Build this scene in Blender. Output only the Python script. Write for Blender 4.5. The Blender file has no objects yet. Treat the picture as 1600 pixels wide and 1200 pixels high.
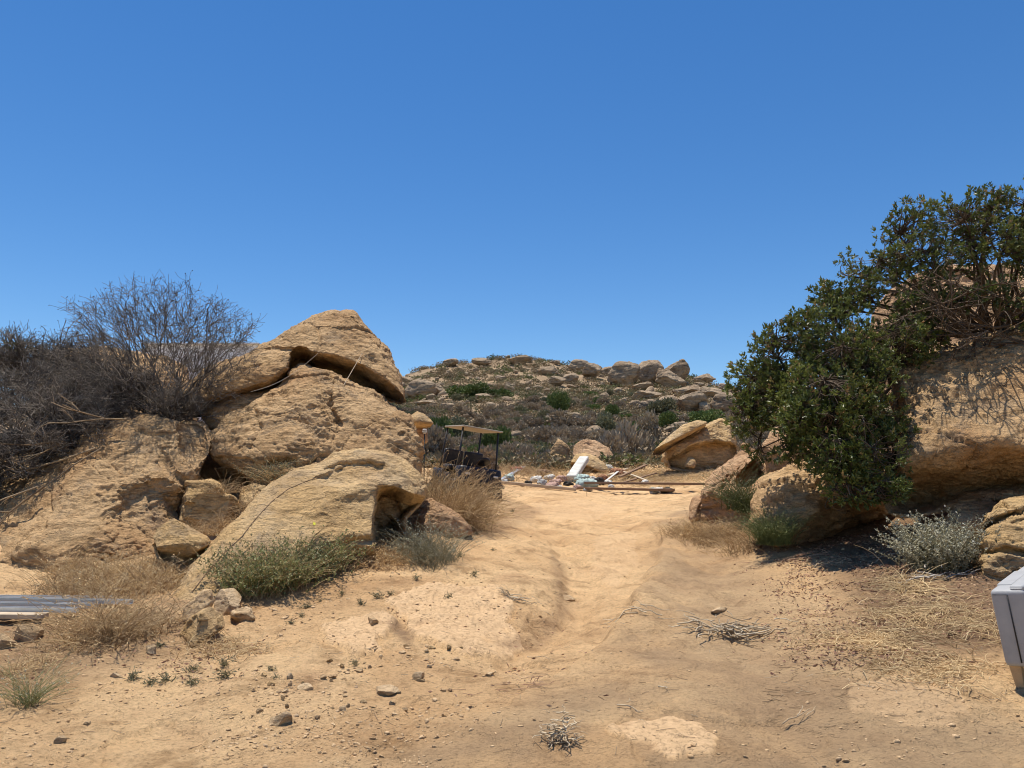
import bpy, bmesh, math, random
import numpy as np
from mathutils import Vector, Matrix
R = math.radians
scene = bpy.context.scene
COL = scene.collection

# ------------------------------------------------------------ camera
F = 1209.0; PITCH = R(7.5); EYE = 1.6
cam_d = bpy.data.cameras.new("camera"); cam = bpy.data.objects.new("camera", cam_d); COL.objects.link(cam)
cam_d.sensor_fit = 'HORIZONTAL'; cam_d.sensor_width = 36.0; cam_d.lens = 36.0 * F / 1600.0
cam_d.clip_start = 0.05; cam_d.clip_end = 3000
cam.location = (0, 0, EYE); cam.rotation_euler = (math.pi / 2 + PITCH, 0, 0)
scene.camera = cam

# ------------------------------------------------------------ sky, sun, exposure
SUN_EL, SUN_AZ = R(76), R(-32)          # azimuth measured from +Y (ahead) towards +X
w = bpy.data.worlds.new("World"); scene.world = w; w.use_nodes = True
nt = w.node_tree; nt.nodes.clear()
sky = nt.nodes.new("ShaderNodeTexSky"); sky.sky_type = 'NISHITA'; sky.sun_disc = False
sky.sun_elevation = SUN_EL; sky.sun_rotation = SUN_AZ
sky.altitude = 600; sky.air_density = 1.0; sky.dust_density = 0.0; sky.ozone_density = 3.2
hs = nt.nodes.new("ShaderNodeHueSaturation"); hs.inputs['Saturation'].default_value = 1.27; hs.inputs['Hue'].default_value = 0.503
bg = nt.nodes.new("ShaderNodeBackground"); bg.inputs['Strength'].default_value = 0.111
wo = nt.nodes.new("ShaderNodeOutputWorld")
nt.links.new(sky.outputs[0], hs.inputs['Color']); nt.links.new(hs.outputs[0], bg.inputs['Color']); nt.links.new(bg.outputs[0], wo.inputs[0])
sd = bpy.data.lights.new("sun", 'SUN'); sd.energy = 5.0; sd.angle = R(0.53); sd.color = (1.0, 0.93, 0.82)
sun = bpy.data.objects.new("sun", sd); COL.objects.link(sun); sun.location = (0, 0, 60)
sdir = Vector((math.sin(SUN_AZ) * math.cos(SUN_EL), math.cos(SUN_AZ) * math.cos(SUN_EL), math.sin(SUN_EL)))
sun.rotation_euler = sdir.to_track_quat('Z', 'Y').to_euler()
scene.view_settings.view_transform = 'Standard'; scene.view_settings.look = 'None'
scene.view_settings.exposure = 0.25; scene.view_settings.gamma = 1.0
scene.cycles.max_bounces = 6; scene.cycles.filter_width = 1.05; scene.cycles.use_denoising = True

# ------------------------------------------------------------ noise
_rs = np.random.RandomState(7)
_perm = _rs.permutation(256); _perm = np.concatenate([_perm, _perm, _perm]).astype(np.int32)
_g3 = _rs.normal(size=(256, 3)); _g3 /= np.linalg.norm(_g3, axis=1)[:, None]; _g3 = _g3.astype(np.float32)

def perlin(p):
    p = np.asarray(p, np.float32); i = np.floor(p).astype(np.int32); f = p - i
    u = f * f * f * (f * (f * 6 - 15) + 10); i &= 255
    out = 0
    for a in (0, 1):
        xa = _perm[i[:, 0] + a]; wx = u[:, 0] if a else 1 - u[:, 0]
        for b in (0, 1):
            yb = _perm[xa + i[:, 1] + b]; wy = u[:, 1] if b else 1 - u[:, 1]
            for c in (0, 1):
                h = _perm[yb + i[:, 2] + c]; wz = u[:, 2] if c else 1 - u[:, 2]
                g = _g3[h]
                out = out + wx * wy * wz * (g[:, 0] * (f[:, 0] - a) + g[:, 1] * (f[:, 1] - b) + g[:, 2] * (f[:, 2] - c))
    return out * 1.5

def fbm(p, sc, octv=4, seed=0, gain=0.5, ridge=False):
    q = np.asarray(p, np.float32) / sc + seed * 17.31; amp = 1; tot = 0; s = 0
    for _ in range(octv):
        n = perlin(q)
        if ridge: n = 1 - 2 * np.abs(n)
        tot = tot + amp * n; s += amp; amp *= gain; q = q * 2.03 + 5.7
    return tot / s

def worley(p, sc, seed=0):
    q = np.asarray(p, np.float32) / sc + seed * 11.7; i = np.floor(q).astype(np.int32); f = q - i
    best = np.full(len(q), 9.0, np.float32)
    for a in (-1, 0, 1):
        for b in (-1, 0, 1):
            for c in (-1, 0, 1):
                ii = (i + np.array([a, b, c])) & 255
                h = _perm[_perm[_perm[ii[:, 0]] + ii[:, 1]] + ii[:, 2]]
                o = np.stack([_perm[h + 1], _perm[h + 57], _perm[h + 131]], 1) / 255.0
                d = np.sum((np.array([a, b, c]) + o - f) ** 2, axis=1)
                best = np.minimum(best, d)
    return np.sqrt(best)

def cells(p, sc, seed=0):
    """distance to the border between the two nearest cells, and a random number per cell"""
    q = np.asarray(p, np.float32) / sc + seed * 7.3; i = np.floor(q).astype(np.int32); f = q - i; d1 = np.full(len(q), 9.0, np.float32); d2 = d1.copy(); idn = np.zeros(len(q), np.int32)
    for a in (-1, 0, 1):
        for b in (-1, 0, 1):
            for c in (-1, 0, 1):
                ii = (i + np.array([a, b, c])) & 255; h = _perm[_perm[_perm[ii[:, 0]] + ii[:, 1]] + ii[:, 2]]; o = np.stack([_perm[h + 1], _perm[h + 57], _perm[h + 131]], 1) / 255.0
                d = np.sqrt(np.sum((np.array([a, b, c]) + o - f) ** 2, axis=1)); m = d < d1; d2 = np.where(m, d1, np.minimum(d2, d)); idn = np.where(m, h, idn); d1 = np.where(m, d, d1)
    return d2 - d1, idn / 255.0
def sstep(a, b, x):
    t = np.clip((x - a) / (b - a), 0, 1); return t * t * (3 - 2 * t)

# ------------------------------------------------------------ pixels <-> world
cP, sP = math.cos(PITCH), math.sin(PITCH)
def ray(px, py):
    u = (np.asarray(px, float) - 800) / F; v = (600 - np.asarray(py, float)) / F
    y = cP - v * sP
    return np.stack(np.broadcast_arrays(u / y, np.ones_like(y), (sP + v * cP) / y), -1)
def P(px, py, Y):
    r = ray(px, py) * np.asarray(Y, float)[..., None] if np.ndim(Y) else ray(px, py) * Y
    return r + np.array([0, 0, EYE])
def PV(px, py, Y): return Vector(P(px, py, float(Y)))

# ------------------------------------------------------------ ground height
SL = 0.062
CTRL = [  # px, py, distance along Y
 (-150,1010,6.5),(0,980,6.6),(120,975,6.8),(250,1000,6.3),(60,905,8.6),(-150,900,8.6),(200,890,9.0),(290,900,8.8),(320,860,9.9),
 (300,800,11.2),(350,740,12.2),(440,735,12.6),(250,700,12.8),(100,690,12.6),(-100,690,12.6),(-400,700,12),(420,800,11.0),
 (450,930,7.9),(560,900,8.6),(700,880,9.3),(650,850,10.4),(740,820,12.6),(690,790,15.5),(700,772,18.6),(760,784,18.2),
 (1100,1100,4.6),(1400,1100,4.6),(1580,1075,5.0),(1600,1180,4.0),(1150,860,10.6),(1080,800,15.5),(1180,835,11.4),
 (1250,868,9.4),(1380,862,9.0),(1300,845,10.2),(1450,905,7.6),(1580,900,7.3),(1500,850,8.6),(1620,830,8.6),(1800,850,8),
 (1200,790,12.6),(1400,800,11),(1500,760,12.5),(1560,700,14),(1750,640,14),(1400,700,15),(1150,770,17),(1120,745,24),(1060,760,23.5),
 (860,755,25),(950,757,25),(1000,742,27.5),(1060,730,29),(900,735,29),(820,735,29),(740,735,27),(680,745,24),
]
def _base(x, y): return SL * np.clip(y, -30, 30)
_c = np.array([P(a, b, c) for a, b, c in CTRL])
_far = np.array([[0,1,0.06],[-1.5,2,.1],[1.5,2,.12],[0,-8,-.5],[-8,0,0],[8,0,0.2],[-14,4,0.5],[12,5,.8],[0,3.7,SL*3.7],[0.4,6,SL*6],[.9,9,SL*9],[1,13,SL*13],[1.5,20,SL*20],[1.0,16.5,SL*16.5],[-16,14,2.6],[-14,30,3.2],[16,12,3.2],[16,24,3.8],[-6,30,2.4],[6,30,2.6],[0,34,2.6],[-8,20,1.9]])
_c = np.vstack([_c, _far]); _res = _c[:, 2] - _base(_c[:, 0], _c[:, 1])
def _phi(r): return np.where(r > 1e-6, r * r * np.log(np.maximum(r, 1e-6)), 0)
_D = np.linalg.norm(_c[:, None, :2] - _c[None, :, :2], axis=2)
_n = len(_c); _A = np.zeros((_n + 3, _n + 3)); _A[:_n, :_n] = _phi(_D) + np.eye(_n) * 0.25
_A[:_n, _n] = 1; _A[:_n, _n + 1:] = _c[:, :2]; _A[_n:, :_n] = _A[:_n, _n:].T
_W = np.linalg.solve(_A, np.concatenate([_res, [0, 0, 0]]))

CREST = np.array([(300,640),(450,625),(560,605),(630,588),(660,577),(700,570),(750,565),(780,560),(812,557),(850,561),(900,571),(940,577),(1000,582),(1050,586),(1080,590),(1110,599),(1135,606),(1180,615),(1300,625),(1500,640)], float)
def hill_e(Y):   # apparent slope of the hillside, from the flat behind the debris to the crest
    return np.interp(Y, [24, 30, 40, 55, 75, 100, 130, 165, 200, 230, 250, 320, 900], [-.004, .018, .036, .052, .075, .097, .115, .135, .152, .166, .16, .10, .03])
def gz_smooth(x, y):
    x = np.asarray(x, float); y = np.asarray(y, float); sh = x.shape
    x = x.ravel(); y = y.ravel(); z = _base(x, y)
    near = (y < 40) & (np.abs(x) < 40); idx = np.where(near)[0]
    add = np.zeros(len(x))
    for k in range(0, len(idx), 40000):
        j = idx[k:k + 40000]
        r = np.sqrt((x[j, None] - _c[None, :, 0]) ** 2 + (y[j, None] - _c[None, :, 1]) ** 2)
        add[j] = _phi(r) @ _W[:_n] + _W[_n] + _W[_n + 1] * x[j] + _W[_n + 2] * y[j]
    fade = sstep(38, 20, np.sqrt(x * x + (y - 8) ** 2) * 0.9)
    z = z + add * fade
    Y = np.maximum(y, 24); u = x / Y
    cpy = np.interp(u * F + 800, CREST[:, 0], CREST[:, 1])
    cr = (759 - cpy) / 1209 / 0.166
    k = sstep(40, 200, Y); e = hill_e(Y) * (1 * (1 - k) + cr * k)
    zh = EYE + Y * e
    m = sstep(26, 36, y)
    z = z * (1 - m) + zh * m
    return z.reshape(sh)
def onplane(px, py):
    k = -ray(px, py)[..., 2]; Y = EYE / (k + SL); return np.stack([ray(px, py)[..., 0] * Y, Y], -1)
def polyd(xy, pts):   # distance to a polyline and the parameter along it
    best = np.full(len(xy), 1e9); tt = np.zeros(len(xy)); L = len(pts) - 1; side = np.zeros(len(xy))
    for i in range(L):
        a, b = pts[i], pts[i + 1]; ab = b - a
        t = np.clip(((xy - a) @ ab) / (ab @ ab), 0, 1); d = np.linalg.norm(xy - a - t[:, None] * ab, axis=1)
        s = np.sign(ab[0] * (xy[:, 1] - a[1]) - ab[1] * (xy[:, 0] - a[0]))
        m = d < best; best[m] = d[m]; tt[m] = (i + t[m]) / L; side[m] = s[m]
    return best, tt, side
def polymask(xy, poly, soft):
    n = len(poly); ins = np.zeros(len(xy), bool); x, y = xy[:, 0], xy[:, 1]
    for i in range(n):
        a, b = poly[i], poly[(i + 1) % n]
        c = ((a[1] > y) != (b[1] > y)) & (x < (b[0] - a[0]) * (y - a[1]) / (b[1] - a[1] + 1e-12) + a[0]); ins ^= c
    d, _, _ = polyd(xy, np.vstack([poly, poly[:1]])); d = np.where(ins, d, -d)
    return sstep(-soft, soft, d), d
def plp(pts): return np.array([onplane(a, b) for a, b in pts])
GULLY = plp([(822,803),(845,830),(880,856),(902,885),(898,925),(868,962),(822,990),(775,1015),(725,1045)])
STEP = plp([(985,800),(1030,840),(1035,880),(1000,930),(975,970),(950,1010),(900,1040)])
RUT2 = plp([(1120,800),(1100,850),(1120,900),(1130,960),(1180,1040),(1260,1200)])
SLABS = [plp(s) for s in (
 [(606,948),(640,934),(700,928),(782,923),(806,946),(792,962),(822,986),(800,1004),(750,1016),(700,1012),(650,1000)],
 [(498,988),(530,976),(612,968),(604,1000),(592,1028),(560,1030),(520,1014)],
 [(945,1152),(985,1146),(1040,1134),(1100,1140),(1132,1163),(1104,1190),(1040,1200),(1000,1178),(960,1170)],
 [(830,790),(900,782),(960,790),(930,812),(860,815)],
 [(1330,1085),(1440,1078),(1520,1110),(1500,1150),(1400,1150),(1340,1120)],
 [(930,840),(985,835),(1000,870),(960,900),(925,880)])]
DUSTP = plp([(480,1230),(700,1150),(900,1080),(960,1010),(1010,950),(1010,860),(1040,800),(1120,800),(1140,880),(1180,970),(1260,1010),(1480,1100),(1640,1160),(1700,1300),(800,1320)])
def ground(x, y):
    """height and the three material masks of the ground"""
    z = gz_smooth(x, y); xy = np.stack([x, y], 1); N = len(x)
    p3 = np.stack([x, y, np.zeros(N)], 1); slab = np.zeros(N); dust = np.zeros(N); rough = np.ones(N)
    nb = (y > 1.5) & (y < 30) & (np.abs(x) < 12); I = np.where(nb)[0]; q = xy[I]; q3 = p3[I]; dz = np.zeros(len(I)); Yn = q[:, 1]
    wob = q + 0.16 * np.stack([fbm(q3, .6, 3, 3), fbm(q3, .6, 3, 4)], 1)
    # eroded gully left of the centre ridge
    d, t, s = polyd(wob, GULLY); dep = np.interp(t, [0, .12, .35, .5, .72, .9, 1], [0, .05, .12, .15, .10, .06, .02])
    wl = np.where(s > 0, .40, .30) * (1 + .5 * fbm(q3, .5, 3, 28)) * np.interp(t, [0, .4, 1], [.7, 1.15, .8])
    dz -= dep * 1.15 * (.75 * np.exp(-(d / wl) ** 2) + .35 * sstep(wl * .75, wl * .15, d + .07 * fbm(q3, .12, 3, 27)))
    # ledge down from the ridge to the right-hand wheel track
    d, t, s = polyd(wob, STEP); h = np.interp(t, [0, .3, .6, 1], [.04, .12, .14, .05])
    dz -= h * sstep(-.03, .12 + .08 * np.abs(fbm(q3, .3, 3, 29)), np.where(s > 0, d, -d) * -1) * np.exp(-(d / .9) ** 2)
    dz += h * .3 * np.exp(-(d / .25) ** 2)
    d, t, s = polyd(wob, RUT2); dz -= .07 * np.exp(-(d / .38) ** 2); dust[I] += .9 * np.exp(-(d / .75) ** 2)
    dust[I] *= sstep(-.35, .35, fbm(q3, .9, 3, 8) + .15)
    m_, _ = polymask(wob, DUSTP, .35); dust[I] = np.maximum(dust[I], .95 * m_ * sstep(-.45, .25, fbm(q3, .8, 4, 18)))
    for k, sl in enumerate(SLABS):
        m, dd = polymask(q + .15 * np.stack([fbm(q3, .3, 4, 5), fbm(q3, .3, 4, 6)], 1), sl, .014)
        slab[I] = np.maximum(slab[I], m * (1 if k < 3 else .55)); dz += m * (.045 if k < 2 else .012) + m * .035 * fbm(q3 * [1, .35, 1], .5, 4, 9 + k)
    # broad lumps of worn sandstone under the dust, small clods at the edges
    road = np.exp(-((q[:, 0] - np.interp(Yn, [3, 9, 22], [.4, 1.2, 1.4])) / np.interp(Yn, [3, 9, 22], [1.6, 1.5, 2.2])) ** 4)
    dz += .05 * fbm(q3, 1.3, 3, 1) + .022 * fbm(q3, .35, 4, 2) * (1 - .4 * road)
    bank = 1 - road
    dz += bank * (.03 * np.maximum(0, fbm(q3, .16, 4, 12)) + .045 * fbm(q3, .8, 3, 13, ridge=True) - .02)
    wr = worley(q3 + .05 * fbm(q3, .1, 2, 3)[:, None], .11, 2); dz += bank * .05 * np.clip(.45 - wr, 0, 1) * sstep(0, .4, fbm(q3, .7, 2, 15) + .15); wr = worley(q3 + .02 * fbm(q3, .05, 2, 4)[:, None], .045, 5); dz += bank * .022 * np.clip(.42 - wr, 0, 1) * sstep(0, .3, fbm(q3, .4, 2, 16) + .1)
    wr = fbm(q3 * [1, .3, 1], .25, 4, 22, ridge=True); w2 = fbm(wob[:, :1] * [[1, 0, 0]] + wob[:, 1:] * [[.12, .33, 0]], .42, 4, 23, ridge=True); dz += road * (.012 * wr + .065 * (w2 - .3) * sstep(4.5, 7, Yn) * sstep(-.3, .3, fbm(q3, 1.5, 2, 24) + .1)); dz -= .022 * sstep(.16, .24, fbm(q3 * [1, .6, 1], .7, 5, 25)) + .014 * sstep(.14, .20, fbm(q3 * [.7, 1, 1] + 9, .4, 5, 26)) * sstep(3.5, 5, Yn)
    z[I] += dz
    far = y > 30; J = np.where(far)[0]
    if len(J):
        q3 = p3[J]; a = sstep(30, 60, y[J]); z[J] += a * (.9 * fbm(q3, 14, 4, 31) + .35 * fbm(q3, 3.5, 3, 32) + 1.2 * fbm(q3, 40, 2, 33) * sstep(60, 120, y[J]))
    return z, slab, dust
def gz(x, y): return float(ground(np.array([float(x)]), np.array([float(y)]))[0][0])
def G(px, py, ymin=3.0, ymax=300.0, lift=0.0):
    """where the line of sight through a pixel meets the ground"""
    r = ray(float(px), float(py)); Y = np.exp(np.linspace(math.log(ymin), math.log(ymax), 500))
    z = ground(r[0] * Y, Y)[0]; h = EYE + r[2] * Y - z
    k = np.where(h < 0)[0]
    if len(k) == 0: k = [len(Y) - 1]
    k = k[0]
    if k > 0:
        t = h[k - 1] / (h[k - 1] - h[k] + 1e-9); yy = Y[k - 1] + t * (Y[k] - Y[k - 1])
    else: yy = Y[0]
    x = r[0] * yy; return Vector((x, yy, gz(x, yy) + lift))

# ------------------------------------------------------------ mesh helpers
def tag(o, label=None, cat=None, group=None, kind=None):
    if label: o['label'] = label
    if cat: o['category'] = cat
    if group: o['group'] = group
    if kind: o['kind'] = kind
    return o
def mk(name, V, Fc, mats=None, parent=None, smooth=True, attrs=None, fattr=None, loc=None):
    """link vertices V (n,3) and faces (one or several (m,k) arrays) as one mesh object; loc moves its origin there"""
    V = np.asarray(V, np.float32).reshape(-1, 3)
    if loc is not None: V = V - np.asarray(loc, np.float32)
    if not isinstance(Fc, list): Fc = [Fc]
    Fc = [np.asarray(f, np.int32) for f in Fc if len(f)]
    me = bpy.data.meshes.new(name); me.vertices.add(len(V)); me.vertices.foreach_set('co', V.ravel())
    lt = np.concatenate([np.full(len(f), f.shape[1], np.int32) for f in Fc]); li = np.concatenate([f.ravel() for f in Fc])
    me.loops.add(len(li)); me.loops.foreach_set('vertex_index', li)
    me.polygons.add(len(lt)); me.polygons.foreach_set('loop_start', np.concatenate([[0], np.cumsum(lt)[:-1]]).astype(np.int32))
    if smooth: me.polygons.foreach_set('use_smooth', np.ones(len(lt), bool))
    me.update(calc_edges=True)
    for k, v in (attrs or {}).items():
        a = me.attributes.new(k, 'FLOAT', 'POINT'); a.data.foreach_set('value', np.asarray(v, np.float32))
    for k, v in (fattr or {}).items():
        a = me.attributes.new(k, 'FLOAT', 'FACE'); a.data.foreach_set('value', np.asarray(v, np.float32))
    if mats is not None:
        for m in (mats if isinstance(mats, (list, tuple)) else [mats]): me.materials.append(m)
    o = bpy.data.objects.new(name, me); COL.objects.link(o)
    if parent is not None: o.parent = parent
    if loc is not None: o.location = loc if parent is None else Vector(loc) - parent.location
    elif parent is not None: o.location = -parent.location
    return o
def empty(name, loc, rot=(0, 0, 0)):
    e = bpy.data.objects.new(name, None); e.empty_display_size = .2; COL.objects.link(e); e.location = loc; e.rotation_euler = rot; return e
def bm_obj(name, bm, m, parent=None, smooth=False):
    me = bpy.data.meshes.new(name); bm.to_mesh(me); bm.free(); me.materials.append(m)
    if smooth: me.polygons.foreach_set('use_smooth', [True] * len(me.polygons))
    o = bpy.data.objects.new(name, me); COL.objects.link(o)
    if parent: o.parent = parent
    return o
_ico = {}
def ico(n):
    if n not in _ico:
        bm = bmesh.new(); bmesh.ops.create_icosphere(bm, subdivisions=n, radius=1.0)
        V = np.array([v.co[:] for v in bm.verts], np.float32); bm.verts.index_update()
        Fc = np.array([[v.index for v in f.verts] for f in bm.faces], np.int32); bm.free(); _ico[n] = (V, Fc)
    return _ico[n]
def vnormals(V, Fc):
    a, b, c = V[Fc[:, 0]], V[Fc[:, 1]], V[Fc[:, 2]]; n = np.cross(b - a, c - a); out = np.zeros_like(V)
    for k in range(3):
        for j in range(3): out[:, j] += np.bincount(Fc[:, k], n[:, j], minlength=len(V))
    return out / (np.linalg.norm(out, axis=1)[:, None] + 1e-12)
def tubes(PT, RD, sides=3):
    """PT (N,K,3) polylines, RD (N,K) radii -> verts, quads"""
    N, K, _ = PT.shape; T = np.gradient(PT, axis=1); T /= np.linalg.norm(T, axis=2)[..., None] + 1e-9
    up = np.where(np.abs(T[..., 2:3]) > .9, np.array([1., 0, 0]), np.array([0, 0, 1.])); A = np.cross(T, up); A /= np.linalg.norm(A, axis=2)[..., None] + 1e-9; B = np.cross(T, A)
    ang = np.arange(sides) * 2 * math.pi / sides
    ring = A[:, :, None, :] * np.cos(ang)[None, None, :, None] + B[:, :, None, :] * np.sin(ang)[None, None, :, None]
    V = PT[:, :, None, :] + ring * RD[:, :, None, None]; V = V.reshape(-1, 3)
    n = np.arange(N)[:, None, None] * K * sides; k = np.arange(K - 1)[None, :, None] * sides; s = np.arange(sides)[None, None, :]; s2 = (s + 1) % sides
    a = n + k + s; b = n + k + s2; Q = np.stack([a, b, b + sides, a + sides], -1).reshape(-1, 4)
    return V, Q
class Acc:   # collects verts, faces and one face attribute
    def __init__(s): s.V = []; s.T = []; s.Q = []; s.tt = []; s.tq = []; s.n = 0
    def add(s, V, Fc, t=None):
        Fc = np.asarray(Fc) + s.n; s.V.append(V); s.n += len(V)
        if t is None: t = np.zeros(len(Fc))
        t = np.broadcast_to(t, (len(Fc),))
        if Fc.shape[1] == 3: s.T.append(Fc); s.tt.append(t)
        else: s.Q.append(Fc); s.tq.append(t)
    def build(s, name, m, parent=None, smooth=False, loc=None):
        fs = []; at = []
        if s.T: fs.append(np.concatenate(s.T)); at.append(np.concatenate(s.tt))
        if s.Q: fs.append(np.concatenate(s.Q)); at.append(np.concatenate(s.tq))
        return mk(name, np.concatenate(s.V), fs, m, parent, smooth, fattr={'tint': np.concatenate(at)}, loc=loc)

# ------------------------------------------------------------ materials
def newmat(name, rough=.9, spec=.2):
    m = bpy.data.materials.new(name); m.use_nodes = True; n = m.node_tree; b = n.nodes['Principled BSDF']
    b.inputs['Roughness'].default_value = rough; b.inputs['Specular IOR Level'].default_value = spec
    return m, n, b
def N_(n, t, **kw):
    x = n.nodes.new(t)
    for k, v in kw.items(): setattr(x, k, v)
    return x
def noise_n(n, sc, det=6, rough=.6, vec=None, dist=0.0):
    x = N_(n, 'ShaderNodeTexNoise'); x.inputs['Scale'].default_value = sc; x.inputs['Detail'].default_value = det; x.inputs['Roughness'].default_value = rough; x.inputs['Distortion'].default_value = dist
    if vec is not None: n.links.new(vec, x.inputs['Vector'])
    return x.outputs['Fac']
def ramp_n(n, fac, stops):
    r = N_(n, 'ShaderNodeValToRGB'); n.links.new(fac, r.inputs[0]); e = r.color_ramp.elements
    while len(e) < len(stops): e.new(0.5)
    for i, (p, c) in enumerate(stops): e[i].position = p; e[i].color = (*c, 1) if len(c) == 3 else c
    return r.outputs[0]
def mix_n(n, fac, a, b, mode='MIX'):
    x = N_(n, 'ShaderNodeMix', data_type='RGBA', blend_type=mode)
    for s, v in ((0, fac), (6, a), (7, b)):
        if hasattr(v, 'links') or hasattr(v, 'is_linked'): n.links.new(v, x.inputs[s])
        elif s == 0: x.inputs[0].default_value = v
        else: x.inputs[s].default_value = (*v, 1)
    return x.outputs[2]
def math_n(n, op, a, b=None, clamp=False):
    x = N_(n, 'ShaderNodeMath', operation=op, use_clamp=clamp)
    for s, v in ((0, a), (1, b)):
        if v is None: continue
        if isinstance(v, (int, float)): x.inputs[s].default_value = v
        else: n.links.new(v, x.inputs[s])
    return x.outputs[0]
def bump_n(n, b, h, dist=.02, stren=1.0):
    x = N_(n, 'ShaderNodeBump'); x.inputs['Distance'].default_value = dist; x.inputs['Strength'].default_value = stren
    n.links.new(h, x.inputs['Height']); n.links.new(x.outputs[0], b.inputs['Normal'])
def wpos(n): return N_(n, 'ShaderNodeNewGeometry').outputs['Position']
def attr_n(n, name): x = N_(n, 'ShaderNodeAttribute', attribute_name=name); return x.outputs['Fac']

def sandstone(name, cols, stain=(.21, .12, .055), sc=1.0, bump=.03, grey=.0, objcoord=False, stain_amt=.45):
    m, n, b = newmat(name, .93, .15)
    v = N_(n, 'ShaderNodeTexCoord').outputs['Object'] if objcoord else wpos(n)
    big = noise_n(n, .8 * sc, 5, .6, v, .4); c = ramp_n(n, big, [(.30, cols[0]), (.46, cols[1]), (.56, cols[2]), (.72, cols[3])])
    fine = noise_n(n, 26 * sc, 5, .7, v); c = mix_n(n, 1.0, c, ramp_n(n, fine, [(.30, (.80, .79, .77)), (.62, (1.10, 1.10, 1.08))]), 'MULTIPLY')
    mp = N_(n, 'ShaderNodeMapping'); mp.inputs['Scale'].default_value = (1, 1, 5); mp.inputs['Rotation'].default_value = (.25, .2, 0); n.links.new(v, mp.inputs[0])
    mp2 = N_(n, 'ShaderNodeMapping'); mp2.inputs['Scale'].default_value = (1, 1, 2.2); mp2.inputs['Rotation'].default_value = (.2, .35, 0); n.links.new(v, mp2.inputs[0])
    mp3 = N_(n, 'ShaderNodeMapping'); mp3.inputs['Scale'].default_value = (.35, .35, 1.6); mp3.inputs['Rotation'].default_value = (.3, .3, 0); n.links.new(v, mp3.inputs[0])
    st = noise_n(n, 1.9 * sc, 7, .66, mp.outputs[0], .6)
    c = mix_n(n, math_n(n, 'MULTIPLY', ramp_n(n, st, [(.55, (0, 0, 0)), (.64, (1, 1, 1))]), stain_amt), c, stain)
    s2 = noise_n(n, 5 * sc, 6, .75, v); c = mix_n(n, math_n(n, 'MULTIPLY', ramp_n(n, s2, [(.58, (0, 0, 0)), (.68, (1, 1, 1))]), stain_amt * .75), c, (.25, .165, .09))
    c = mix_n(n, math_n(n, 'MULTIPLY', ramp_n(n, noise_n(n, 1.1 * sc, 8, .72, v, .8), [(.56, (0, 0, 0)), (.61, (1, 1, 1))]), .38), c, (.22, .18, .14))
    if grey: c = mix_n(n, math_n(n, 'MULTIPLY', ramp_n(n, noise_n(n, 1.3 * sc, 5, .7, v), [(.48, (0, 0, 0)), (.62, (1, 1, 1))]), grey), c, (.30, .28, .25))
    n.links.new(c, b.inputs['Base Color'])
    vo = N_(n, 'ShaderNodeTexVoronoi', feature='F1'); vo.inputs['Scale'].default_value = 9 * sc; n.links.new(v, vo.inputs['Vector'])
    pit = ramp_n(n, vo.outputs['Distance'], [(.05, (0, 0, 0)), (.35, (1, 1, 1))])
    h = math_n(n, 'ADD', math_n(n, 'MULTIPLY', noise_n(n, 7 * sc, 9, .72, v), 1.2), math_n(n, 'MULTIPLY', noise_n(n, 4 * sc, 8, .7, mp.outputs[0]), .7))
    h = math_n(n, 'ADD', h, math_n(n, 'MULTIPLY', pit, .03))
    h = math_n(n, 'ADD', h, math_n(n, 'MULTIPLY', noise_n(n, 55 * sc, 4, .7, v), .16))
    pk = math_n(n, 'MULTIPLY', ramp_n(n, noise_n(n, 13 * sc, 3, .55, mp2.outputs[0], .5), [(.60, (0, 0, 0)), (.67, (1, 1, 1))]), ramp_n(n, noise_n(n, 2.2 * sc, 2, .5, v), [(.42, (0, 0, 0)), (.58, (1, 1, 1))]))
    h = math_n(n, 'SUBTRACT', h, math_n(n, 'MULTIPLY', pk, .45)); ln = noise_n(n, 3.2 * sc, 6, .62, mp3.outputs[0], 1.2)
    h = math_n(n, 'SUBTRACT', h, math_n(n, 'MULTIPLY', ramp_n(n, math_n(n, 'ABSOLUTE', math_n(n, 'SUBTRACT', ln, .5)), [(.0, (1, 1, 1)), (.018, (0, 0, 0))]), .35))
    bump_n(n, b, h, bump * 2.6, .9)
    return m
TAN = [(.45, .27, .135), (.56, .36, .185), (.63, .425, .23), (.52, .32, .16)]
YEL = [(.52, .335, .155), (.62, .415, .20), (.68, .475, .25), (.58, .375, .18)]
RED = [(.45, .27, .15), (.56, .35, .20), (.63, .415, .245), (.52, .31, .175)]
M_rock = sandstone('sandstone_tan', TAN)
M_rock_y = sandstone('sandstone_yellow', YEL, grey=.25, stain_amt=.3)
M_rock_r = sandstone('sandstone_reddish', RED, stain_amt=.35)
M_rock_far = sandstone('sandstone_far', [(.34, .235, .15), (.43, .315, .21), (.50, .38, .26), (.40, .28, .19)], sc=.35, bump=.12, stain=(.13, .10, .07), stain_amt=.8)
M_gravel = sandstone('gravel_stone', [(.50, .32, .17), (.60, .41, .23), (.66, .47, .28), (.54, .35, .19)], sc=3.5, bump=.004, stain_amt=.2)
M_stone = sandstone('loose_stone', [(.40, .26, .14), (.50, .35, .20), (.57, .42, .26), (.44, .30, .17)], sc=3.5, bump=.006)

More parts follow.
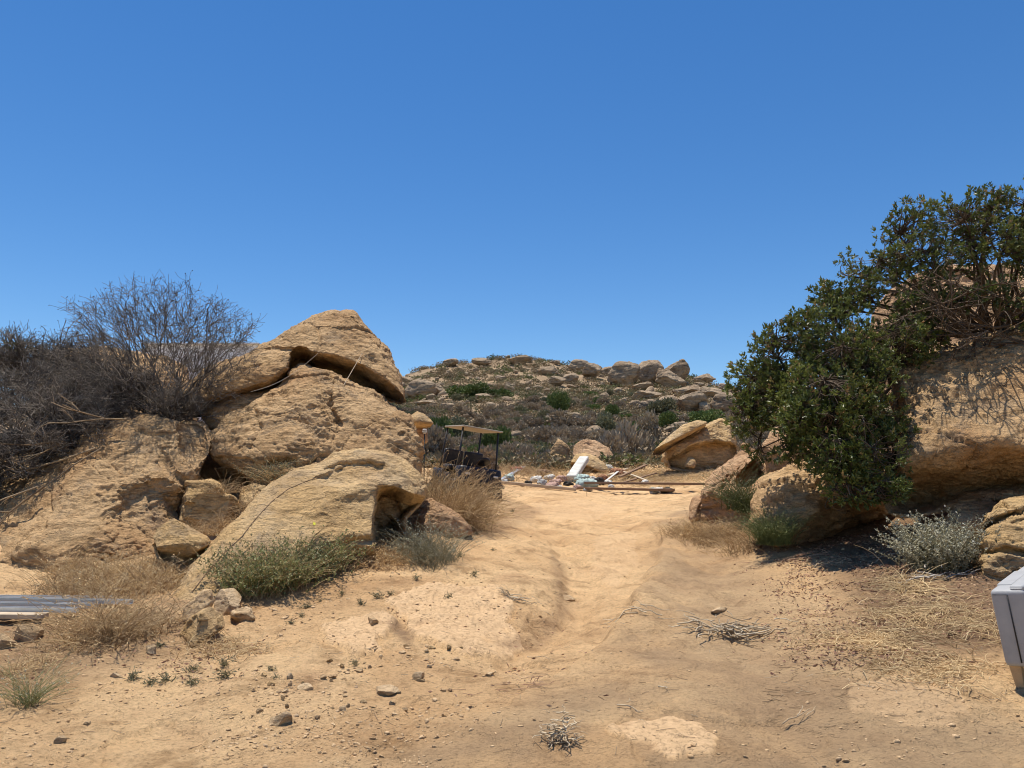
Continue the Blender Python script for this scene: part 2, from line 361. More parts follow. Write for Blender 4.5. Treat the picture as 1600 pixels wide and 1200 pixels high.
def ground_mat():
    m, n, b = newmat('dry_sandy_soil', .97, .08); v = wpos(n)
    big = noise_n(n, .55, 5, .62, v, .5); c = ramp_n(n, big, [(.32, (.54, .335, .17)), (.47, (.66, .43, .225)), (.58, (.75, .51, .275)), (.72, (.59, .375, .20))])
    md = noise_n(n, 2.6, 7, .7, v, .3); c = mix_n(n, 1, c, ramp_n(n, md, [(.36, (.70, .67, .64)), (.48, (1, 1, 1)), (.66, (1.10, 1.10, 1.08))]), 'MULTIPLY')
    fn = noise_n(n, 40, 6, .75, v); c = mix_n(n, 1, c, ramp_n(n, fn, [(.32, (.70, .68, .64)), (.48, (1, 1, 1)), (.68, (1.12, 1.1, 1.08))]), 'MULTIPLY')
    # grey packed dust of the wheel track
    du = attr_n(n, 'dust'); c = mix_n(n, math_n(n, 'MULTIPLY', du, .62, True), c, mix_n(n, ramp_n(n, noise_n(n, 1.4, 6, .7, v), [(.4, (0, 0, 0)), (.6, (1, 1, 1))]), (.40, .28, .17), (.29, .205, .13)))
    # bare rock
    sl = attr_n(n, 'slab'); rk = ramp_n(n, noise_n(n, 3, 6, .65, v), [(.32, (.56, .37, .205)), (.5, (.66, .45, .255)), (.66, (.61, .41, .23))])
    rk = mix_n(n, 1, rk, ramp_n(n, noise_n(n, 24, 4, .6, v), [(.35, (.88, .87, .85)), (.6, (1.04, 1.04, 1.04))]), 'MULTIPLY')
    c = mix_n(n, math_n(n, 'MULTIPLY', sl, ramp_n(n, noise_n(n, 4, 6, .7, v), [(.34, (.45, .45, .45)), (.46, (1, 1, 1))])), c, rk)
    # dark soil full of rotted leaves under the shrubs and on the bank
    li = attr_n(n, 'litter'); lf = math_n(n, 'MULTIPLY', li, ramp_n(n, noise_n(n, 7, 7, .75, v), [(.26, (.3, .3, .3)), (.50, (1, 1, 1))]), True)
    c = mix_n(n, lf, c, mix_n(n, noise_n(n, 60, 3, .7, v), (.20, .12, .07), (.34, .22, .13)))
    br = attr_n(n, 'brush'); c = mix_n(n, math_n(n, 'MULTIPLY', br, .85, True), c, ramp_n(n, noise_n(n, .35, 8, .75, v), [(.34, (.16, .12, .08)), (.5, (.24, .18, .12)), (.66, (.38, .28, .18))]))
    n.links.new(c, b.inputs['Base Color'])
    h = math_n(n, 'ADD', math_n(n, 'MULTIPLY', noise_n(n, 11, 9, .75, v), 1), math_n(n, 'MULTIPLY', noise_n(n, 70, 5, .75, v), .35))
    h = math_n(n, 'MULTIPLY', h, math_n(n, 'SUBTRACT', 1.0, math_n(n, 'MULTIPLY', sl, .55)))
    h = math_n(n, 'ADD', h, math_n(n, 'MULTIPLY', ramp_n(n, noise_n(n, 34, 3, .6, v), [(.56, (0, 0, 0)), (.62, (1, 1, 1))]), .16))
    bump_n(n, b, h, .06, .95)
    return m
M_ground = ground_mat()

def leafmat(name, stops, rough=.45, spec=.5, trans=0.15, sc=None):
    m, n, b = newmat(name, rough, spec)
    t = attr_n(n, 'tint'); c = ramp_n(n, t, stops); v = wpos(n)
    c = mix_n(n, 1, c, ramp_n(n, noise_n(n, sc or 1.6, 3, .6, v), [(.35, (.75, .75, .75)), (.65, (1.2, 1.2, 1.15))]), 'MULTIPLY')
    n.links.new(c, b.inputs['Base Color'])
    if trans:
        tr = N_(n, 'ShaderNodeBsdfTranslucent'); n.links.new(c, tr.inputs[0]); mx = N_(n, 'ShaderNodeMixShader'); mx.inputs[0].default_value = trans
        out = n.nodes['Material Output']; n.links.new(b.outputs[0], mx.inputs[1]); n.links.new(tr.outputs[0], mx.inputs[2]); n.links.new(mx.outputs[0], out.inputs[0])
    return m
M_sumac = leafmat('sumac_leaf', [(0, (.05, .075, .022)), (.3, (.095, .125, .032)), (.62, (.17, .195, .05)), (.86, (.27, .255, .09)), (1, (.30, .17, .09))], .42, .5, .30)
M_green = leafmat('herb_leaf', [(0, (.10, .125, .04)), (.5, (.17, .21, .075)), (.8, (.27, .28, .12)), (1, (.38, .31, .15))], .6, .3, .25)
M_sage = leafmat('sage_leaf', [(0, (.20, .18, .11)), (.5, (.32, .29, .19)), (.85, (.46, .44, .33)), (1, (.60, .58, .50))], .8, .2, .15)
M_straw = leafmat('straw', [(0, (.33, .21, .11)), (.5, (.56, .39, .21)), (1, (.76, .59, .35))], .75, .2, .15)
M_twig = leafmat('grey_twig', [(0, (.10, .087, .078)), (.45, (.18, .158, .14)), (.62, (.31, .27, .235)), (1, (.66, .60, .52))], .9, .1, 0)
M_bark = leafmat('brown_bark', [(0, (.07, .05, .035)), (1, (.17, .13, .10))], .9, .1, 0)
M_drystick = leafmat('dry_stick', [(0, (.22, .15, .09)), (.6, (.42, .32, .21)), (1, (.62, .52, .38))], .85, .15, 0)
M_litter = leafmat('fallen_leaf', [(0, (.20, .095, .065)), (.5, (.36, .20, .13)), (1, (.58, .40, .25))], .8, .2, 0)
M_hillgreen = leafmat('hill_shrub_green', [(0, (.075, .11, .034)), (.6, (.125, .165, .05)), (1, (.21, .23, .085))], .7, .2, .1, .15)
M_hillolive = leafmat('hill_shrub_olive', [(0, (.14, .135, .08)), (.6, (.21, .20, .115)), (1, (.31, .275, .165))], .8, .15, .1, .15)
M_hillmix = leafmat('hill_brush_mix', [(0, (.09, .115, .04)), (.22, (.16, .18, .07)), (.30, (.15, .15, .08)), (.50, (.23, .21, .12)), (.58, (.19, .15, .095)), (.8, (.31, .24, .15)), (1, (.40, .31, .19))], .9, .1, .1, .15)
M_hillgrey = leafmat('hill_shrub_grey', [(0, (.22, .17, .125)), (.6, (.36, .285, .205)), (1, (.52, .41, .28))], .9, .1, .1, .15)

# ------------------------------------------------------------ THE GROUND: one sheet to the horizon
def build_ground():
    ys = [-60, -30, -12, -5, -1, 1.0]; ys += list(np.exp(np.linspace(math.log(1.9), math.log(34), 760))); ys += list(np.exp(np.linspace(math.log(35), math.log(262), 210))); ys += [275, 300, 350, 450, 650, 1000]
    ys = np.array(ys); us = np.concatenate([np.linspace(-6, -1.0, 18)[:-1], np.linspace(-1.0, -.74, 14)[:-1], np.linspace(-.74, .74, 820), np.linspace(.74, 1, 14)[1:], np.linspace(1, 6, 18)[1:]])
    wd = np.sqrt(ys ** 2 + 4); X = us[None, :] * wd[:, None]; Yg = np.broadcast_to(ys[:, None], X.shape)
    x, y = X.ravel(), Yg.ravel().copy(); z, slab, dust = ground(x, y)
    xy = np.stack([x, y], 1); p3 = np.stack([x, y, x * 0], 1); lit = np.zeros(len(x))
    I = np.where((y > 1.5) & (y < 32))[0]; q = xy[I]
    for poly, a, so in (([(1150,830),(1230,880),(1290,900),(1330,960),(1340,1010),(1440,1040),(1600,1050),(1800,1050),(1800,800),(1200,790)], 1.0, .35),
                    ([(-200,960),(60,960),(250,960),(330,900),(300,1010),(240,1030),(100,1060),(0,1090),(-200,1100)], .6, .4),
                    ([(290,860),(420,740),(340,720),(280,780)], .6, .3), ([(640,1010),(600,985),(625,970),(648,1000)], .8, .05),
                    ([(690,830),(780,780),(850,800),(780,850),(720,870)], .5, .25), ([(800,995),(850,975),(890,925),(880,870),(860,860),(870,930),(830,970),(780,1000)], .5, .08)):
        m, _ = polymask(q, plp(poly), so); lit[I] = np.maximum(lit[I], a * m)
    nr, nc = len(ys), len(us); r = np.arange(nr - 1)[:, None] * nc; c = np.arange(nc - 1)[None, :]
    a = (r + c).ravel(); Q = np.stack([a, a + 1, a + nc + 1, a + nc], 1)
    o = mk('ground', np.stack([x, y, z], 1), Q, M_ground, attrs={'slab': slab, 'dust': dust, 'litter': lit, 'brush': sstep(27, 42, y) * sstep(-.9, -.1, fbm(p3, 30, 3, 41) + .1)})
    tag(o, kind='structure')
build_ground()

# ------------------------------------------------------------ ROCKS
def unit_(v): return v / np.linalg.norm(v)
def rock(outline, Y, front=.6, back=None, lean=.5, leanx=0.0, lips=(), dents=(), cracks=(), sub=7, amp=(.10, .04, .012), pits=0.0, strata=0.0, boxy=.75, mat=None, name='boulder', label=None, group=None, seed=1, pit_sc=.22, centre=None, smooth_out=1.0, cat='boulder', parent=None, tilt=(.2, .25), sink=0, flute=0.0, blocks=None, cuts=0, cutk=(.45, .8)):
    """a closed boulder: outline as seen from the road (px), standing at distance Y, with its own depth front/back (m)"""
    o = np.array(outline, float)
    if Y is None: Y = G(o[:, 0].mean(), o[:, 1].max() - 4).y + .06
    back = front * 1.3 if back is None else back
    if centre is None:
        x, y = o[:, 0], o[:, 1]; x1, y1 = np.roll(x, -1), np.roll(y, -1); cr = x * y1 - x1 * y; A = cr.sum() / 2
        cx, cy = ((x + x1) * cr).sum() / (6 * A), ((y + y1) * cr).sum() / (6 * A)
    else: cx, cy = centre
    if sink:
        yb = o[:, 1].max(); o[:, 1] += sink * np.clip((o[:, 1] - cy) / (yb - cy), 0, 1) ** 2
    # smoothed outline, radius by angle
    n = len(o); th = np.linspace(-math.pi, math.pi, 721); Rr = np.zeros(721)
    for i, t in enumerate(th):
        dx, dy = math.cos(t), -math.sin(t); best = 0
        for k in range(n):
            ax, ay = o[k] - (cx, cy); bx, by = o[(k + 1) % n] - (cx, cy); ex, ey = bx - ax, by - ay
            den = dx * ey - dy * ex
            if abs(den) < 1e-9: continue
            s = (ax * ey - ay * ex) / den; q = (ax * dy - ay * dx) / den
            if s > 0 and -1e-6 <= q <= 1 + 1e-6: best = max(best, s)
        Rr[i] = best
    k = np.exp(-(np.arange(-12, 13) / (3.2 * smooth_out)) ** 2); k /= k.sum(); Rr[:-1] = np.convolve(np.concatenate([Rr[-13:-1], Rr[:-1], Rr[:12]]), k, 'valid'); Rr[-1] = Rr[0]
    V, Fc = ico(sub); t = np.sqrt(V[:, 0] ** 2 + V[:, 2] ** 2); a = np.arctan2(V[:, 2], V[:, 0]); r = np.interp(a, th, Rr) * t
    px = cx + r * np.cos(a); py = cy - r * np.sin(a); s = Y / F
    sgn = np.sign(V[:, 1]); pr = np.abs(V[:, 1]) ** boxy
    Y0 = Y + lean * (cy - py) * s + leanx * (px - cx) * s
    base = P(px, py, Y0); dY = np.where(sgn < 0, -front * pr, back * pr)
    fw = np.clip(-V[:, 1] * 3, 0, 1); fe = np.zeros(len(V))
    for pts, A, wd in lips:       # undercut below a line that runs across the face
        pts = np.array(pts, float); yl = np.interp(px, pts[:, 0], pts[:, 1]); ok = sstep(pts[0, 0] - 14, pts[0, 0] + 6, px) * sstep(pts[-1, 0] + 14, pts[-1, 0] - 6, px)
        fe += ok * A * sstep(0, 1, np.clip((py - yl) / wd, 0, 1)) * 1.0
    for (dx_, dy_, rx, ry, rot, A, sh) in dents:
        c, s_ = math.cos(R(rot)), math.sin(R(rot)); X_ = (px - dx_) * c + (py - dy_) * s_; Y_ = -(px - dx_) * s_ + (py - dy_) * c
        jit = 1 + .25 * fbm(base, .25, 3, 55 + seed); q = np.sqrt((X_ / rx) ** 2 + (Y_ / ry) ** 2) * jit; fe += A * sstep(1 + sh, 1 - sh, q)
    for pts, A, wd in cracks:
        pp = np.array(pts, float); jx = np.stack([px + 3 * fbm(base, .15, 3, 61), py + 3 * fbm(base, .15, 3, 62)], 1); d, _, _ = polyd(jx, pp); fe += A * np.exp(-(d / wd) ** 2)
    dY = dY + fe * fw
    dirc = ray(cx, cy); W = base + dirc[None, :] * dY[:, None]
    W = W.astype(np.float64)
    if cuts:
        rc = np.random.RandomState(seed * 3 + 1); ce = W.mean(0); ex = (W.max(0) - W.min(0)) / 2
        for _ in range(cuts):
            nn = unit_(np.array([rc.uniform(-1, 1), rc.uniform(-1, .15), rc.uniform(-.5, 1)])); q = (W - ce) @ nn; kk = rc.uniform(*cutk) * q.max(); W -= np.maximum(q - kk, 0)[:, None] * nn * .92
    Nn = vnormals(W, Fc)
    tl = np.array([[1, 0, 0], [0, 1, 0], [tilt[0], tilt[1], 1]]); Ws = W @ tl.T
    d = amp[0] * fbm(W, .9, 3, seed) + amp[1] * fbm(W * [1, 1, 1.8], .34, 4, seed + 1, ridge=True) * (.35 + 1.1 * sstep(-.2, .35, fbm(W, 1.1, 2, seed + 8))) - amp[1] * .3 + amp[2] * fbm(W, .07, 3, seed + 2)
    bl = (.030 if sub >= 7 else .012) if blocks is None else blocks
    if bl:
        wj = (Ws + .10 * np.stack([fbm(W, .4, 3, 81), fbm(W, .4, 3, 82), fbm(W, .4, 3, 83)], 1)) * [1, 1, 1.9]; bs = (W.max(0) - W.min(0)).max() * (.42 if sub >= 7 else .6); e1, i1 = cells(wj, bs, seed); e2, i2 = cells(wj, bs * .4, seed + 2)
        d += bl * (i1 - .5) * 2.2 + bl * .5 * (i2 - .5); d -= bl * .9 * sstep(.035, 0, e1) + bl * .45 * sstep(.04, 0, e2)
    if flute: d += flute * (fbm((W @ np.array([[1, 0, 0], [0, 1, 0], [-.25, 0, 1]])) * [3.6, 2, .7], .45, 4, seed + 9, ridge=True) - .3)
    if strata: q = Ws * [1, 1, 5.5]; d += strata * (fbm(q, .8, 4, seed + 3, ridge=True) - .3)
    if pits:
        wj = W + .06 * np.stack([fbm(W, .3, 2, 71), fbm(W, .3, 2, 72), fbm(W, .3, 2, 73)], 1)
        w_ = worley(wj * [1, 1, 1.5], pit_sc, seed); msk = sstep(-.25, .25, fbm(W, .9, 2, seed + 5) + .1)
        d -= pits * sstep(.75, .12, w_) * msk; w2 = worley(wj * [1, 1, 1.4], pit_sc * .45, seed + 3); d -= pits * .35 * sstep(.7, .1, w2) * msk
    W = W + Nn * d[:, None]
    loc = np.array([W[:, 0].mean(), W[:, 1].mean(), W[:, 2].min()])
    ob = mk(name, W, Fc, mat or M_rock, parent, True, loc=loc)
    if parent is None: tag(ob, label, cat, group)
    return ob

rock([(286,612),(300,598),(335,572),(398,546),(440,521),(488,493),(520,488),(550,492),(572,514),(592,536),(606,552),(620,578),(628,603),(632,634),(612,628),(585,618),(555,604),(520,590),(492,584),(470,584),(452,602),(420,618),(372,628),(328,634),(300,634)], 13.8, 1.25, 1.9, .85,
     lips=[([(296,628),(330,619),(380,606),(425,590),(450,570),(459,548),(475,547),(520,553),(560,568),(600,593),(622,613),(632,630)], 1.6, 26)],
     dents=[(470,556,12,10,0,.35,.5)], cracks=[([(420,545),(470,548)], .10, 2.5), ([(545,500),(565,520),(585,545)], .07, 2.5)], sub=8, amp=(.11, .04, .018), blocks=.022, strata=.010, pits=.02, boxy=.55, centre=(470,560), label='pointed sandstone cap boulder leaning over the pitted boulder, highest on the bank', seed=3)
rock([(330,684),(352,658),(395,630),(425,606),(452,582),(470,572),(492,577),(520,588),(560,606),(605,628),(634,646),(646,672),(653,702),(652,735),(640,765),(600,790),(480,790),(430,765),(390,742),(350,722),(332,706)], 12.05, .95, 2.2, .8,
     dents=[(440,722,26,9,-10,.25,.6)], cracks=[([(505,572),(520,600),(515,640),(530,665)], .08, 3), ([(402,640),(415,670),(400,700)], .05, 3)], sub=8, amp=(.12, .06, .024), pits=.028, pit_sc=.33, boxy=.62, centre=(500,680), label='broad wedge boulder with a pitted face under the pointed cap boulder', seed=11, sink=30)
rock([(316,642),(345,627),(385,614),(415,610),(440,606),(420,622),(390,640),(355,662),(336,676),(322,668)], 12.6, .35, .6, .6, sub=6, amp=(.04, .02, .008), label='thin sandstone sliver wedged left of the pitted boulder', seed=5)
rock([(-160,1010),(-120,860),(-40,790),(50,730),(140,678),(200,660),(262,654),(308,654),(326,664),(330,690),(326,722),(316,744),(302,760),(286,776),(276,800),(288,850),(240,872),(180,880),(110,900),(60,930),(0,960)], 10.6, .9, 2.2, .95, leanx=.25,
     dents=[(228,808,52,46,-25,.24,.40),(296,690,22,30,10,.25,.4)], cracks=[([(240,700),(262,740),(290,760)], .06, 4)], sub=8, amp=(.14, .06, .02), pits=.02, strata=.015, boxy=.6, centre=(170,800), label='huge sloping sandstone slab beneath the grey thicket', seed=21, cuts=2, sink=60)
rock([(274,800),(276,770),(290,752),(330,750),(342,758),(352,772),(372,782),(378,800),(366,820),(330,826),(290,822)], 10.4, .4, .5, .7, lips=[([(276,778),(300,776),(330,790),(376,800)], .25, 14)], sub=6, amp=(.06, .03, .01), strata=.02, mat=M_rock_y, label='yellowish broken rock between the huge slab and the sloping boulder', seed=8, cuts=5, sink=16)
rock([(374,790),(378,762),(396,754),(414,758),(430,768),(428,786),(410,804),(388,806)], 10.6, .25, .4, .5, sub=6, amp=(.04, .02, .01), strata=.02, mat=M_rock_y, label='small notched rock beside the dry brown tuft', seed=9, cuts=4, sink=10)
rock([(406,764),(420,752),(436,758),(440,772),(424,784),(410,778)], 10.9, .15, .2, .5, sub=5, amp=(.03, .015, .005), mat=M_rock_y, label='smaller chip of rock right of the notched rock', seed=10, cuts=3, sink=8)
rock([(216,836),(222,820),(246,812),(268,808),(296,822),(326,836),(332,846),(322,866),(296,882),(262,876),(232,868),(218,850)], 8.75, .35, .45, .6, lips=[([(218,848),(260,852),(300,862),(332,848)], .4, 18)], sub=6, amp=(.04, .02, .008), boxy=.6, mat=M_rock_y, label='yellow angular block standing in dry grass', seed=14, cuts=5, sink=14)
rock([(255,960),(270,928),(300,886),(340,846),(378,802),(425,757),(462,734),(502,727),(522,713),(558,706),(600,707),(634,721),(655,742),(663,764),(657,786),(643,800),(632,812),(634,850),(605,868),(560,862),(510,868),(430,905),(360,935),(330,975),(290,985)], 9.9, .95, 1.4, .9, leanx=.45,
     lips=[([(592,760),(615,764),(640,774),(664,776)], .7, 16)],
     dents=[(604,818,24,46,8,.75,.25),(640,828,16,34,0,1.0,.3),(555,800,50,22,-18,.10,.5),(548,745,44,14,-8,.16,.25)],
     cracks=[([(508,738),(540,728),(575,730)], .10, 3), ([(530,850),(560,840),(590,845)], .1, 4)], sub=8, amp=(.07, .028, .012), blocks=.010, strata=.004, boxy=.62, centre=(520,810), mat=M_rock_y, label='smooth sloping boulder with a rounded overhanging head', seed=31, sink=45)
rock([(640,838),(646,800),(655,776),(668,775),(690,790),(715,806),(736,824),(735,830),(700,832),(672,846)], 11.3, .25, .8, .6, sub=6, amp=(.05, .03, .01), mat=M_rock_r, label='low reddish wedge rock with a yellow paint blotch', seed=33, cuts=3, sink=22)
rock([(280,975),(290,940),(303,924),(330,922),(334,938),(318,960),(296,972)], None, .26, .2, .1, sub=5, amp=(.03, .015, .004), mat=M_stone, label='dark-faced loose rock at the foot of the sloping boulder', seed=41, cuts=4, sink=12)
rock([(338,955),(334,936),(344,921),(366,920),(378,934),(372,952),(352,960)], None, .28, .2, .1, sub=5, amp=(.03, .015, .004), mat=M_stone, label='rounded dark loose rock leaning beside the green herb', seed=42, cuts=4, sink=10)
rock([(276,990),(300,964),(330,945),(350,960),(352,976),(320,996),(296,1004)], None, .34, .2, .7, sub=5, amp=(.025, .01, .004), mat=M_rock_y, label='pale wedge stone lying before the dark-faced loose rock', seed=43, cuts=4, sink=10)
rock([(360,972),(362,956),(380,948),(396,952),(398,966),(384,976)], None, .1, .12, .6, sub=5, amp=(.02, .01, .004), mat=M_stone, label='small round stone right of the rounded dark rock', seed=44, cuts=3, sink=6)
# right bank
rock([(1384,800),(1388,745),(1396,700),(1400,655),(1402,612),(1404,588),(1428,568),(1470,553),(1530,535),(1590,515),(1680,505),(1800,540),(1860,640),(1850,760),(1700,775),(1600,772),(1530,782),(1470,798),(1420,808)], 9.65, 1.1, 2.2, .9, leanx=-.25,
     lips=[([(1370,735),(1410,715),(1450,700),(1500,688),(1560,680),(1640,690),(1800,700)], 1.5, 95)], dents=[(1404,655,12,60,0,.35,.5),(1520,722,5,4,0,.12,.3)], sub=8, amp=(.13, .035, .016), blocks=.02, pits=.02, pit_sc=.45, flute=.045, boxy=.5, centre=(1600,660), label='massive overhanging boulder in branch shade', seed=51)
rock([(1168,818),(1180,780),(1196,752),(1228,733),(1262,712),(1300,700),(1370,716),(1420,760),(1424,796),(1380,818),(1320,832),(1250,838),(1200,832)], 10.7, .8, 1.2, .8, leanx=-.2, lips=[([(1290,770),(1350,775),(1424,780)], .5, 25)], sub=7, amp=(.08, .04, .014), strata=.03, pits=.03, label='low rounded boulder under the hanging foliage', seed=53, cuts=2, sink=26)
rock([(1094,800),(1100,765),(1106,742),(1122,712),(1142,692),(1166,684),(1190,688),(1206,706),(1214,740),(1216,790),(1180,812),(1130,806)], 13.2, .7, 1.0, .7, dents=[(1174,742,20,22,30,.5,.3)], cracks=[([(1125,770),(1140,740),(1160,700)], .12, 3), ([(1110,790),(1124,750),(1140,720)], .1, 2.5)], sub=7, amp=(.08, .05, .018), strata=.04, mat=M_rock_r, label='cracked upright rock at the right side of the dirt road', seed=55, cuts=4, sink=22)
rock([(1190,700),(1206,672),(1240,655),(1300,650),(1360,670),(1370,730),(1330,760),(1240,770),(1200,745)], 12.4, .8, 1.1, .4, sub=6, amp=(.1, .05, .018), mat=M_rock_r, label='shaded reddish boulder deep behind the hanging foliage', seed=57, cuts=4, sink=40)
rock([(1066,792),(1086,775),(1112,772),(1126,784),(1120,802),(1080,806)], 13.2, .3, .3, .8, sub=5, amp=(.03, .02, .006), mat=M_rock_r, label='low stone at the foot of the cracked upright rock', seed=58, cuts=3, sink=10)
rock([(1536,880),(1534,838),(1542,808),(1566,784),(1600,774),(1680,776),(1720,830),(1700,900),(1600,890),(1560,888)], 7.9, .5, .9, .8, cracks=[([(1536,830),(1560,812),(1600,800),(1640,798)], .16, 3), ([(1540,866),(1575,858),(1610,862)], .12, 3)], sub=7, amp=(.05, .03, .012), strata=.05, boxy=.5, mat=M_rock_y, label='cracked layered rock behind the sofa', seed=61, sink=20)
rock([(1470,822),(1490,790),(1530,778),(1570,782),(1575,810),(1540,836),(1490,836)], 8.8, .3, .5, .6, sub=6, amp=(.04, .02, .01), label='dusky rock in the gap left of the cracked layered rock', seed=62, cuts=3, sink=20)
rock([(1330,560),(1350,500),(1380,455),(1420,430),(1470,420),(1530,395),(1600,376),(1720,380),(1800,440),(1820,560),(1600,600),(1420,600)], 14.5, 1.3, 2.5, .9, cracks=[([(1400,470),(1480,455),(1560,470)], .2, 6)], sub=7, amp=(.14, .07, .03), strata=.06, mat=M_rock_r, label='pinkish sandstone outcrop seen through the tree canopy', seed=64, cuts=4)
# middle distance
rock([(1019,711),(1022,702),(1044,682),(1068,664),(1090,657),(1105,659),(1102,668),(1078,682),(1052,698),(1030,712)], 27, .5, .8, .3, lips=[([(1019,703),(1050,688),(1085,671),(1105,663)], .6, 8)], sub=6, amp=(.05, .03, .01), smooth_out=.6, mat=M_rock_y, label='thin pointed fin rock above the leaning slab boulder', seed=71)
rock([(1030,716),(1046,700),(1076,682),(1108,664),(1128,655),(1140,660),(1150,690),(1160,720),(1130,732),(1080,730),(1042,726)], 27.6, .8, 1.4, .5, lips=[([(1030,716),(1060,704),(1085,692),(1118,684),(1150,692)], .8, 8)], cuts=4, cutk=(.7, .92), sub=7, amp=(.14, .06, .02), mat=M_rock_y, label='big leaning slab boulder beyond the end of the road', seed=72, sink=8)
rock([(1070,727),(1074,716),(1083,712),(1088,724),(1084,730)], 26.4, .15, .2, .3, sub=4, amp=(.03, .015, .005), mat=M_rock_y, label='small pale block below the leaning slab boulder', seed=73, cuts=4, sink=3)
rock([(860,708),(862,696),(868,686),(876,684),(886,690),(891,702),(888,712),(874,714)], 33, .4, .6, .3, sub=6, amp=(.05, .03, .01), label='egg-shaped upright boulder beyond the debris', seed=74, cuts=2, sink=4)
rock([(861,714),(868,709),(880,712),(888,718),(882,723),(868,721)], 31.8, .3, .3, .5, sub=5, amp=(.03, .015, .005), mat=M_rock_y, label='flat oval stone below the egg-shaped boulder', seed=75, sink=2)
rock([(891,738),(892,720),(900,709),(915,707),(932,713),(946,724),(952,734),(948,742),(920,746)], 28.6, .5, .7, .6, lips=[([(891,722),(905,722),(930,732),(952,740)], .6, 8)], sub=6, amp=(.05, .025, .01), mat=M_rock_y, label='humped yellow boulder with a white board leaning on it', seed=76, sink=8)
rock([(888,714),(894,696),(908,688),(930,690),(950,700),(958,712),(940,722),(900,722)], 31.5, .6, 1.4, 1.2, sub=6, amp=(.10, .06, .02), mat=M_rock_r, label='reddish crumbling mound behind the humped yellow boulder', seed=77, cuts=5, sink=12)
rock([(636,662),(640,650),(652,642),(664,648),(677,661),(672,667),(650,668)], 21, .9, .8, .2, lips=[([(636,662),(678,662)], .4, 5)], sub=6, amp=(.03, .02, .01), mat=M_rock_y, label='pale flat-topped rock beside the solar lamp', seed=78)
rock([(643,690),(645,670),(656,664),(668,668),(668,690),(656,700)], 21.5, .25, .8, .1, sub=5, amp=(.05, .03, .01), mat=M_rock_r, label='added rock standing in for shadow and brush under the pale flat-topped rock', seed=79)  # added base, fills the dark shadow and brush below the flat-topped rock
rock([(60,600),(80,556),(100,549),(150,548),(200,552),(250,556),(290,575),(300,640),(260,680),(80,680)], 24, 2, 4, .6, sub=7, amp=(.2, .1, .04), strata=.08, mat=M_rock, label='tan rock ledge seen behind the grey thicket', seed=81, sink=100)

# ------------------------------------------------------------ growing things
rng = np.random.RandomState(4)
def unit(v): return v / (np.linalg.norm(v, axis=-1)[..., None] + 1e-9)
def leaves(acc, C, D, ln, wd, rs, tint, fold=.3):
    """folded pointed leaves at C pointing along D"""
    n = len(C); D = unit(D); S = unit(np.cross(D, rs.normal(size=(n, 3)))); Nn = np.cross(S, D)
    ln = (ln * (0.7 + .6 * rs.rand(n)))[:, None]; w_ = wd * (0.7 + .6 * rs.rand(n))[:, None]
    a = C; b = C + D * ln * .45 + S * w_ + Nn * w_ * fold; c = C + D * ln - Nn * ln * .08; d = C + D * ln * .45 - S * w_ + Nn * w_ * fold
    V = np.stack([a, b, c, d], 1).reshape(-1, 3); k = np.arange(n)[:, None] * 4
    Fc = np.concatenate([k + [0, 1, 2], k + [0, 2, 3]], 0); acc.add(V, Fc, np.concatenate([tint, tint]))
def curve(a, b, bow, K):
    t = np.linspace(0, 1, K)[None, :, None]; return a[:, None] * (1 - t) + b[:, None] * t + bow[:, None] * (4 * t * (1 - t))
def branching(base, dirs, L0, r0, levels, rs, wander=.16, up=.05, K=5, droop=0.0, kids=(4, 5), fac=.62, ang=.6, rfac=.62, pale=.06):
    """recursive bare branches; returns lists of (PT, RD, tint)"""
    out = []; A = np.asarray(base, float); D = unit(np.asarray(dirs, float)); n = len(A); L = np.full(n, L0) * (.7 + .6 * rs.rand(n)); rad = np.full(n, r0) * (.7 + .6 * rs.rand(n))
    for lv in range(levels):
        n = len(A); PT = np.zeros((n, K, 3)); PT[:, 0] = A; d = D.copy(); Ds = [d]
        for k in range(1, K):
            d = unit(d + rs.normal(size=(n, 3)) * wander + np.array([0, 0, up - droop * (lv / levels)])); PT[:, k] = PT[:, k - 1] + d * (L / (K - 1))[:, None]; Ds.append(d)
        taper = np.linspace(1, .55 if lv < levels - 1 else .3, K)[None, :]; RD = rad[:, None] * taper
        out.append((PT, RD, (rs.rand(n) < pale) * .5 + rs.rand(n) * .5 if lv < 3 else rs.rand(n) * .7))
        if lv == levels - 1: break
        nk = rs.randint(kids[0], kids[1] + 1, n); idx = np.repeat(np.arange(n), nk); t = .25 + .75 * rs.rand(len(idx)) ** .8; kk = t * (K - 1); k0 = np.minimum(kk.astype(int), K - 2); fr = (kk - k0)[:, None]
        A = PT[idx, k0] * (1 - fr) + PT[idx, k0 + 1] * fr; Dk = np.stack(Ds, 1)[idx, k0]
        D = unit(Dk + rs.normal(size=(len(idx), 3)) * ang); L = L[idx] * fac * (.65 + .7 * rs.rand(len(idx))); rad = np.maximum(rad[idx] * rfac, .0022)
    return out
def add_tubes(acc, lst, sides=3, rmin=0.0):
    for PT, RD, ti in lst:
        V, Q = tubes(PT, np.maximum(RD, rmin), sides); K = PT.shape[1]; acc.add(V, Q, np.repeat(ti, (K - 1) * sides))

